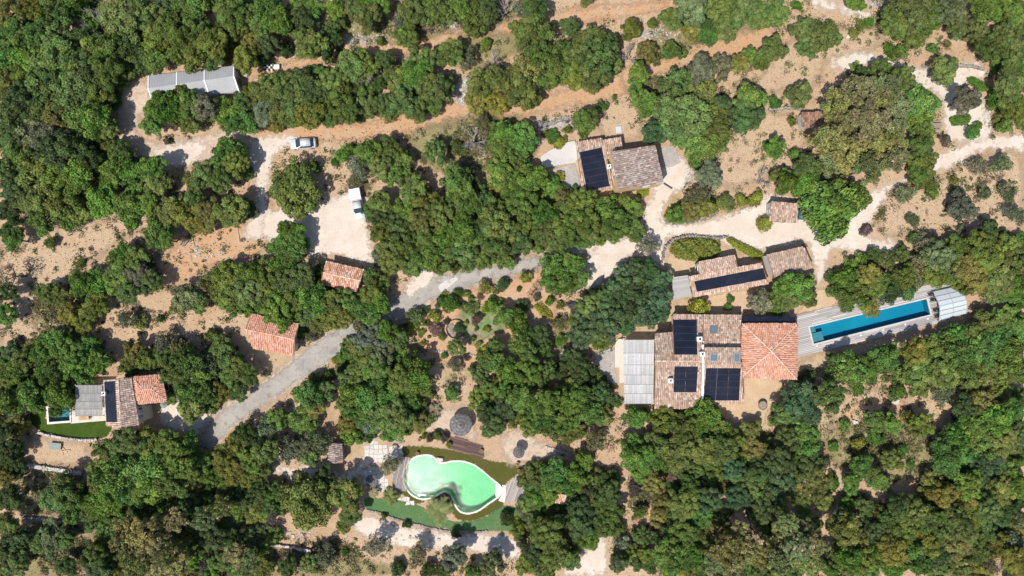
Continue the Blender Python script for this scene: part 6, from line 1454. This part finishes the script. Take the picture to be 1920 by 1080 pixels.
def mass_object():
    """the remaining oak crowns: one object, instanced on points by geometry nodes"""
    n = len(MASS); me = bpy.data.meshes.new('oak_canopy'); me.from_pydata([m_[0] for m_ in MASS], [], [])
    def att(nm, ty, key, vals):
        a = me.attributes.new(nm, ty, 'POINT'); a.data.foreach_set(key, np.array(vals, np.float32 if ty != 'INT' else np.int32).ravel())
    att('scl','FLOAT_VECTOR','vector',[m_[1] for m_ in MASS]); att('rot','FLOAT_VECTOR','vector',[(0,0,m_[2]) for m_ in MASS])
    att('icol','FLOAT_COLOR','color',[m_[3] for m_ in MASS]); att('pick','INT','value',[m_[4] for m_ in MASS])
    lm = M['leaf'].copy(); lm.name = 'canopy_foliage'; nn = lm.node_tree
    oi = next(x for x in nn.nodes if x.type == 'OBJECT_INFO'); a = nn.nodes.new('ShaderNodeAttribute'); a.attribute_type = 'INSTANCER'; a.attribute_name = 'icol'
    hs_ = next(x for x in nn.nodes if x.type == 'HUE_SAT'); nn.links.new(a.outputs['Color'], hs_.inputs['Color'])
    g_ = bpy.data.node_groups.new('oak_canopy', 'GeometryNodeTree')
    g_.interface.new_socket('Geometry', in_out='INPUT', socket_type='NodeSocketGeometry'); g_.interface.new_socket('Geometry', in_out='OUTPUT', socket_type='NodeSocketGeometry')
    N_ = g_.nodes; L_ = g_.links; gi = N_.new('NodeGroupInput'); go = N_.new('NodeGroupOutput')
    inst = N_.new('GeometryNodeInstanceOnPoints'); jn = N_.new('GeometryNodeJoinGeometry')
    by_mesh = {}
    for ob in bpy.data.objects:
        if ob.type == 'MESH' and ob.data in CROWN['oak'] and ob.data not in by_mesh: by_mesh[ob.data] = ob
    for me_ in CROWN['oak']:
        oi_ = N_.new('GeometryNodeObjectInfo'); oi_.transform_space = 'ORIGINAL'; oi_.inputs['Object'].default_value = by_mesh[me_]
        gt = N_.new('GeometryNodeGeometryToInstance'); L_.new(oi_.outputs['Geometry'], gt.inputs[0]); L_.new(gt.outputs[0], jn.inputs[0])
    sm = N_.new('GeometryNodeSetMaterial'); sm.inputs['Material'].default_value = lm
    L_.new(gi.outputs[0], inst.inputs['Points']); L_.new(jn.outputs[0], sm.inputs['Geometry']); L_.new(sm.outputs[0], inst.inputs['Instance'])
    inst.inputs['Pick Instance'].default_value = True
    for nm, ty, sock in (('scl','FLOAT_VECTOR','Scale'),('rot','FLOAT_VECTOR','Rotation'),('pick','INT','Instance Index')):
        na = N_.new('GeometryNodeInputNamedAttribute'); na.data_type = ty; na.inputs['Name'].default_value = nm
        o_ = next(q for q in na.outputs if q.enabled and q.name == 'Attribute')
        if sock == 'Rotation':
            er = N_.new('FunctionNodeEulerToRotation'); L_.new(o_, er.inputs[0]); L_.new(er.outputs[0], inst.inputs[sock])
        else: L_.new(o_, inst.inputs[sock])
    L_.new(inst.outputs[0], go.inputs[0])
    o = link(bpy.data.objects.new('oak_canopy', me)); md = o.modifiers.new('canopy', 'NODES'); md.node_group = g_
    tag(o, 'smaller oak crowns merging into one canopy between the big trees', 'oak canopy', kind='stuff')
mass_object()

# hedges and planting masses -----------------------------------------------------------
TONE['k'] = (.19,.23,.05)
def hedge(name, label, pxpts, h, n, tone, leaf, seed, cat='hedge', box=False):
    P = wpoly(pxpts, h*.7); cx = sum(p[0] for p in P)/len(P); cy = sum(p[1] for p in P)/len(P)
    r_ = np.random.RandomState(seed)
    x0 = min(p[0] for p in P); x1 = max(p[0] for p in P); y0 = min(p[1] for p in P); y1 = max(p[1] for p in P)
    X = r_.uniform(x0,x1,n*4); Y = r_.uniform(y0,y1,n*4); D = sdist(P, X, Y)
    jit = r_.normal(size=len(X))*.10
    k = D+jit > 0; X, Y, D = X[k][:n], Y[k][:n], D[k][:n]
    hill = 1+.42*np.sin(X*2.3+seed)*np.sin(Y*2.6)+.25*np.sin(X*5.1)*np.sin(Y*4.7+1)
    top = h*np.minimum(1, .45+.75*np.maximum(D,0)/(h*.7))*(hill if not box else 1)
    Zz = top*r_.uniform(.35,1.0,len(X))**.5
    nor = np.stack([r_.normal(size=len(X))*.8, r_.normal(size=len(X))*.8, np.ones(len(X))], 1)
    me = leaf_mesh('foliage', np.stack([X-cx, Y-cy, Zz], 1), nor, leaf, r_.uniform(.6,1.4,len(X)), .5+r_.normal(size=len(X))*.014-(0 if box else .05)*np.clip(np.sin(X*1.3+seed)*np.sin(Y*1.7)+.1,0,1), r_)
    root = empty(name, (cx,cy,0)); tag(root, label, cat)
    c = bpy.data.objects.new('foliage', me); link(c, root); t = TONE[tone]; c.color = (*t, 1)
    b = MB(); q = random.Random(seed)
    for i in range(7):
        u = q.randrange(len(X)); b.cyl((X[u]-cx,Y[u]-cy,-.05),(X[u]-cx+q.uniform(-.1,.1),Y[u]-cy,Zz[u]*.8),.04,.02,5)
    b.build('stem', M['bark'], root)
hedge('planting_bed', 'mixed green and russet planting inside the studio garden wall', Z((1230,430), 6.194, [(165,210),(230,130),(420,95),(600,105),(740,130),(760,260),(700,330),(470,370),(250,330),(180,270)]), 1.2, 3600, 'k', .20, 1, 'planting')
hedge('hedge', 'yellow-green hedge between the studio and the driveway', Z((1230,430), 6.194, [(825,110),(880,95),(980,150),(1150,230),(1250,290),(1245,360),(1190,345),(1050,280),(900,190)]), 1.3, 3400, 'y', .13, 2, box=True)
hedge('planting_bed', 'mixed shrub island in the bend of the driveway', Z((960,360), 3, [(855,140),(880,90),(940,60),(1000,20),(1100,10),(1180,40),(1160,110),(1090,135),(1000,165),(900,172)]), 1.4, 3000, 'k', .20, 3, 'planting')
hedge('hedge', 'clipped slanting bright green hedge near the upper right path', Z((1440,0), 3, [(1130,440),(1160,425),(1250,480),(1255,500),(1210,512),(1150,470)]), 1.3, 2000, 'b', .12, 4, box=True)
hedge('hedge', 'clipped oblong bright green hedge above the picnic table path', Z((1440,0), 3, [(1030,665),(1060,650),(1140,640),(1152,665),(1130,695),(1050,705)]), 1.2, 2000, 'b', .12, 5, box=True)
hedge('hedge', 'low yellow-green hedge right of the yellow-walled house front', Z((1000,220), 6.4, [(1240,880),(1390,845),(1390,900),(1330,960),(1260,970)]), 1.0, 1200, 'y', .12, 6, box=True)
hedge('planting_bed', 'low planting beside the hut wall above the driveway', Z((1400,340), 8, [(0,280),(60,200),(190,190),(220,250),(180,360),(100,360),(30,340)]), .8, 1400, 'o', .13, 7, 'planting')
hedge('creeper', 'yellow-green creeper on the right edge of the main house pergola', Z((1140,580), 5.4, [(435,620),(475,610),(475,700),(455,720),(435,700)]), 3.2, 700, 'y', .12, 8, 'creeper', True)
hedge('planting_bed', 'thin yellow-green planting below the pink hip roof terrace shrubs', Z((960,360), 3, [(120,640),(160,620),(225,680),(230,715),(170,700)]), .7, 900, 'y', .13, 9, 'planting')
hedge('planting_bed', 'low green scrub in the limestone above the yellow-walled house', Z((960,0), 3, [(860,90),(930,60),(1010,70),(1060,160),(1060,230),(980,200),(930,150)]), .8, 3200, 'o', .16, 10, 'planting')

# cypresses, palms, dead trees ----------------------------------------------------------
def cypress(label, px, py, h, r, seed):
    r_ = np.random.RandomState(seed); n = 2600; o = W(px, py)
    zz = r_.uniform(.02,1,n); a = r_.uniform(0,6.283,n); rad = r*np.sin(np.clip(zz*.92+.10,0,1)*math.pi)**.7*r_.uniform(.6,1.05,n)
    cen = np.stack([rad*np.cos(a), rad*np.sin(a), zz*h], 1); nor = np.stack([np.cos(a),np.sin(a),np.full(n,.4)],1)+r_.normal(size=(n,3))*.3
    me = leaf_mesh('cypress_crown', cen, nor, .16, r_.uniform(.65,1.3,n), .5+r_.normal(size=n)*.01, r_)
    root = empty('cypress', o); tag(root, label, 'cypress')
    c = bpy.data.objects.new('crown', me); link(c, root); c.color = (.035,.065,.022,1)
    MB().cyl((0,0,-.05),(0,0,h*.7),.12,.04,7).build('trunk', M['bark'], root)
cypress('slim dark cypress at the left edge of the gravel driveway', 1108, 547, 6.5, .62, 1)
cypress('slim dark cypress beside the lower asphalt road', 648, 690, 5.5, .6, 2)

frond = None
def frond_mesh(L):
    b = MB(); n = 14
    pts = [Vector((L*t, 0, L*(.42*t-.62*t*t))) for t in [i/n for i in range(n+1)]]
    for i in range(n): b.cyl(pts[i], pts[i+1], .03*(1-i/n)+.008, None, 4, caps=False)
    for i in range(2, n+1):
        p = pts[i]; w = L*.34*math.sin(min(1,.18+i/n)*math.pi*.80)
        for sg in (-1,1):
            e = p+Vector((L*.13, sg*w, -.10*L*.4)); b.add([p-Vector((.09,0,0)), p+Vector((.09,0,0)), e], [(0,1,2)])
    me = b.mesh('frond'); at = me.attributes.new('tint','FLOAT','FACE'); at.data.foreach_set('value', np.random.RandomState(1).uniform(.8,1.25,len(me.polygons)).astype(np.float32))
    at = me.attributes.new('hue','FLOAT','FACE'); at.data.foreach_set('value', np.full(len(me.polygons),.5,np.float32))
    me.materials.append(M['leaf']); return me
def palm(label, px, py, L, h, nf, seed, col):
    r_ = random.Random(seed); o = W(px, py, h); root = empty('palm_tree', (o.x,o.y,0)); tag(root, label, 'palm')
    b = MB()
    for i in range(8): b.cyl((0,0,h*i/8-.03),(0,0,h*(i+1)/8),.20-.005*i,.16,9)
    b.build('trunk', M['bark'], root)
    me = frond_mesh(L)
    for i in range(nf):
        f = bpy.data.objects.new('frond', me); link(f, root); f.location = (0,0,h-.02)
        k = r_.uniform(.75,1.1); f.scale = (k,k,k*r_.uniform(.6,1.3)); f.rotation_euler = (r_.uniform(-.2,.2), -r_.uniform(-.1,.7)*(i%3)/2, i*2.4+r_.uniform(-.2,.2))
        kk = r_.uniform(.8,1.2); f.color = (col[0]*kk, col[1]*kk, col[2]*kk, 1)
palm('large pale-fronded palm in the inner curve of the kidney pool', 822, 958, 2.3, 2.2, 24, 1, (.20,.23,.08))
palm('small palm left of the kidney pool by the green lawn', 732, 933, 1.4, 1.0, 20, 2, (.17,.20,.06))
palm('tiny dry-leaved palm beside the left pool parasol pavers', 699, 921, 1.1, .7, 16, 3, (.26,.23,.13))
palm('dry spiky plant at the edge of the largest parasol terrace', 815, 768, 1.2, .6, 16, 4, (.27,.23,.14))
for k, (x, y, s_, lab) in enumerate([(190,52,3.2,'bleached bare tree in the woods above the grey shed'),(945,14,3.0,'white dead tree near the top edge left of centre'),(676,150,2.4,'white dead branches in the oaks above the silver hatchback'),
    (888,262,2.6,'grey bare tree in the stony scrub left of the yellow-walled house'),(1006,248,2.2,'bare tree at the left end of the stone wall'),(1012,62,2.2,'pale bare tree left of the top edge track'),
    (1182,104,2.2,'grey bare tree between the oaks and the limestone shelf'),(1500,905,1.8,'small white dead branch in the woods at lower right'),(926,112,2.0,'whitish bare bush below the earth track'),
    (142,78,2.4,'grey dead branches in the upper left woods'),(875,25,2.0,'small bare tree near the top edge'),(1430,338,2.0,'grey leafless bush left of the tiled hut'),(1370,0,2.2,'grey bare tree at the top edge right of centre'),(160,92,2.0,'low grey branches in the upper left woods')]):
    o = W(x, y, 2.0); root = empty('dead_tree', (o.x,o.y,0), k*1.3); tag(root, lab, 'dead tree', 'bare and dead trees')
    b = bpy.data.objects.new('branches', BRANCH[k % 3]); link(b, root); b.scale = (s_,s_,s_*1.5)
    t = MB().cyl((0,0,-.1),(0,0,s_*.6),.13,.10,7).build('trunk', M['deadwood'], root)

# ------------------------------------------------------------------ ground cover nobody could count
HARD = [P for P in SHEETS]
def blocked(x, y, m=0):
    return any(in_poly(P, x, y) for P in HARD) or any(in_poly(P, x, y) for P in POOLS)
BUILD = [(1000,250,1280,370),(1255,470,1530,575),(1150,580,1500,770),(190,700,320,805),(270,120,455,190),(600,485,690,550),(455,585,560,670),(1438,370,1500,420),(1490,515,1820,672),(1500,205,1545,240),(600,760,990,1000)]
def on_build(x, y):
    px, py = x*PPM+960, 540-y*PPM
    return any(a-4 < px < c+4 and b-4 < py < d+4 for a, b, c, d in BUILD)
q = np.random.RandomState(5)
# low scrub around tree feet and across the open ground
def scrub(name, label, count, near, rmin, rmax, col, leaf, spots=None):
    cs, ns, ts, hs, n_cl = [], [], [], [], 0
    while n_cl < count:
        if q.rand() < near:
            rt = entries[q.randint(len(entries))]; px = rt[0]+q.normal()*rt[2]*1.05; py = rt[1]+q.normal()*rt[2]*1.05
        elif spots is not None and q.rand() < .5:
            a_ = spots[q.randint(len(spots))]; px = a_[0]+q.normal()*a_[2]*.5; py = a_[1]+q.normal()*a_[3]*.5
        else: px, py = q.uniform(-20,1940), q.uniform(-20,1100)
        p = W(px, py)
        if on_build(p.x, p.y) or blocked(p.x, p.y): continue
        n_cl += 1; r0 = q.uniform(rmin,rmax)*q.uniform(.6,1); n = int(16+52*r0)
        d = q.normal(size=(n,3)); d /= np.linalg.norm(d,axis=1,keepdims=True); d[:,2] = np.abs(d[:,2])
        st = np.array([q.uniform(.7,1.4), q.uniform(.7,1.4), .55])
        cs.append(np.array([p.x,p.y,0])+d*r0*q.uniform(.3,1.15,(n,1))*st); ns.append(d+q.normal(size=(n,3))*.6)
        ts.append(q.uniform(.7,1.25,n)*q.uniform(.65,1.3)); hs.append(np.full(n,.5+q.uniform(-.035,.02))+q.normal(size=n)*.01)
    me = leaf_mesh(name, np.concatenate(cs), np.concatenate(ns), leaf, np.concatenate(ts), np.concatenate(hs), q)
    o = link(bpy.data.objects.new(name, me)); o.color = (*col,1); tag(o, label, 'scrub', kind='stuff')
WILD = [(800,40,140,40),(1330,40,90,40),(1650,820,80,60),(890,270,80,40),(110,920,70,40),(110,1030,60,40),(600,1040,90,30),(1220,930,30,70),(700,110,100,40),(930,600,90,50),(1230,150,50,40),(120,580,60,40)]
HARD = [P for i_, P in enumerate(SHEETS) if i_ < 4 or i_ >= 12]
scrub('undergrowth', 'low green scrub and weeds scattered over the dry ground', 5200, .68, .3, 1.25, (.15,.17,.065), .15, WILD)
scrub('dry_scrub', 'brown and grey dead scrub between the bushes', 2600, .40, .25, .9, (.27,.215,.15), .14, WILD)
# dry grass tufts
N = 24000; X = q.uniform(-88,88,N); Y = q.uniform(-50,50,N)
keep = np.array([not on_build(a, b) for a, b in zip(X, Y)])
GR = [P for P, nm in zip(SHEETS, range(99))]
X, Y = X[keep], Y[keep]
hardm = np.zeros(len(X), bool)
for o_ in list(bpy.data.objects):
    pass
for P in SHEETS[6+6:]:
    hardm |= sdist(P, X, Y) > -.2
for P in POOLS: hardm |= sdist(P, X, Y) > -.5
X, Y = X[~hardm], Y[~hardm]; n = len(X)
nor = np.stack([q.normal(size=n), q.normal(size=n), np.full(n,.35)], 1)
me = leaf_mesh('dry_grass', np.stack([X,Y,q.uniform(.05,.16,n)],1), nor, .19, q.choice([.7,.85,1.0,1.12],n)*q.uniform(.85,1.15,n), .5+q.normal(size=n)*.01, q, .5)
o = link(bpy.data.objects.new('dry_grass', me)); o.color = (.46,.335,.21,1); tag(o, 'dry straw-coloured grass tufts over the open ground', 'grass', kind='stuff')
# loose limestone
b = MB(); r_ = random.Random(12)
SP = [(685,70,45,14),(848,44,22,10),(1235,65,40,14),(1645,6,18,8),(725,140,30,26),(872,165,25,30),(1040,235,40,10),(905,280,35,25),(1650,800,60,50),(110,620,70,40),(1780,130,60,25),(1850,220,15,30),(560,1000,60,12),(800,1010,120,18),(1290,330,10,20),(380,470,50,20)]
for k in range(1700):
    if k % 3:
        x, y, sx, sy = r_.choice(SP); x += r_.gauss(0,1)*sx*.6; y += r_.gauss(0,1)*sy*.6
    else: x, y = r_.uniform(0,1920), r_.uniform(0,1080)
    p = W(x, y)
    if on_build(p.x, p.y) or any(in_poly(P,p.x,p.y) for P in POOLS): continue
    s_ = r_.uniform(.08,.30)*(1.7 if r_.random() < .1 else 1); c = r_.choice(STONES)
    rock(b, (p.x,p.y,s_*.12), (s_*1.3,s_,s_*.6), r_, c)
o = b.build('scattered_stones', M['stone']); tag(o, 'loose pale limestone scattered over the hillside', 'stones', kind='stuff')
# woodland beyond the frame, one mass
src = CROWN['oak'][0]; nv = len(src.vertices); co = np.empty(nv*3, np.float32); src.vertices.foreach_get('co', co); co = co.reshape(-1,4,3)
sel = co[::5]; cs, ns = [], []
spots = []
for k in range(130):
    side = k % 4; t = q.rand()
    if side == 0: p = (-91-q.rand()*14, -60+120*t)
    elif side == 1: p = (91.5+q.rand()*14, -60+120*t)
    elif side == 2: p = (-95+190*t, 54+q.rand()*12)
    else: p = (-95+190*t, -54-q.rand()*12)
    if side == 1 and 6 < p[1] < 28: continue
    spots.append(p)
for p in spots:
    r0 = q.uniform(2.4,3.8); a = q.uniform(0,6.28); ca, sa = math.cos(a), math.sin(a)
    v = sel*r0*np.array([1.1,1.1,1]); v = np.stack([v[...,0]*ca-v[...,1]*sa, v[...,0]*sa+v[...,1]*ca, v[...,2]],-1)+np.array([p[0],p[1],r0*.9+1.2]); cs.append(v)
V = np.concatenate(cs); cen = V.mean(1); e1 = V[:,2]-V[:,0]; e2 = V[:,3]-V[:,1]; nn = np.cross(e1,e2)
me = leaf_mesh('surrounding_woodland', cen, nn, .42, q.uniform(.6,1.35,len(cen)), .5+q.normal(size=len(cen))*.012, q)
o = link(bpy.data.objects.new('surrounding_woodland', me)); o.color = (.085,.12,.028,1); tag(o, 'oak woodland continuing round the edges of the estate', 'woodland', kind='stuff')
print('plants', len(plants), 'objects', len(bpy.data.objects))
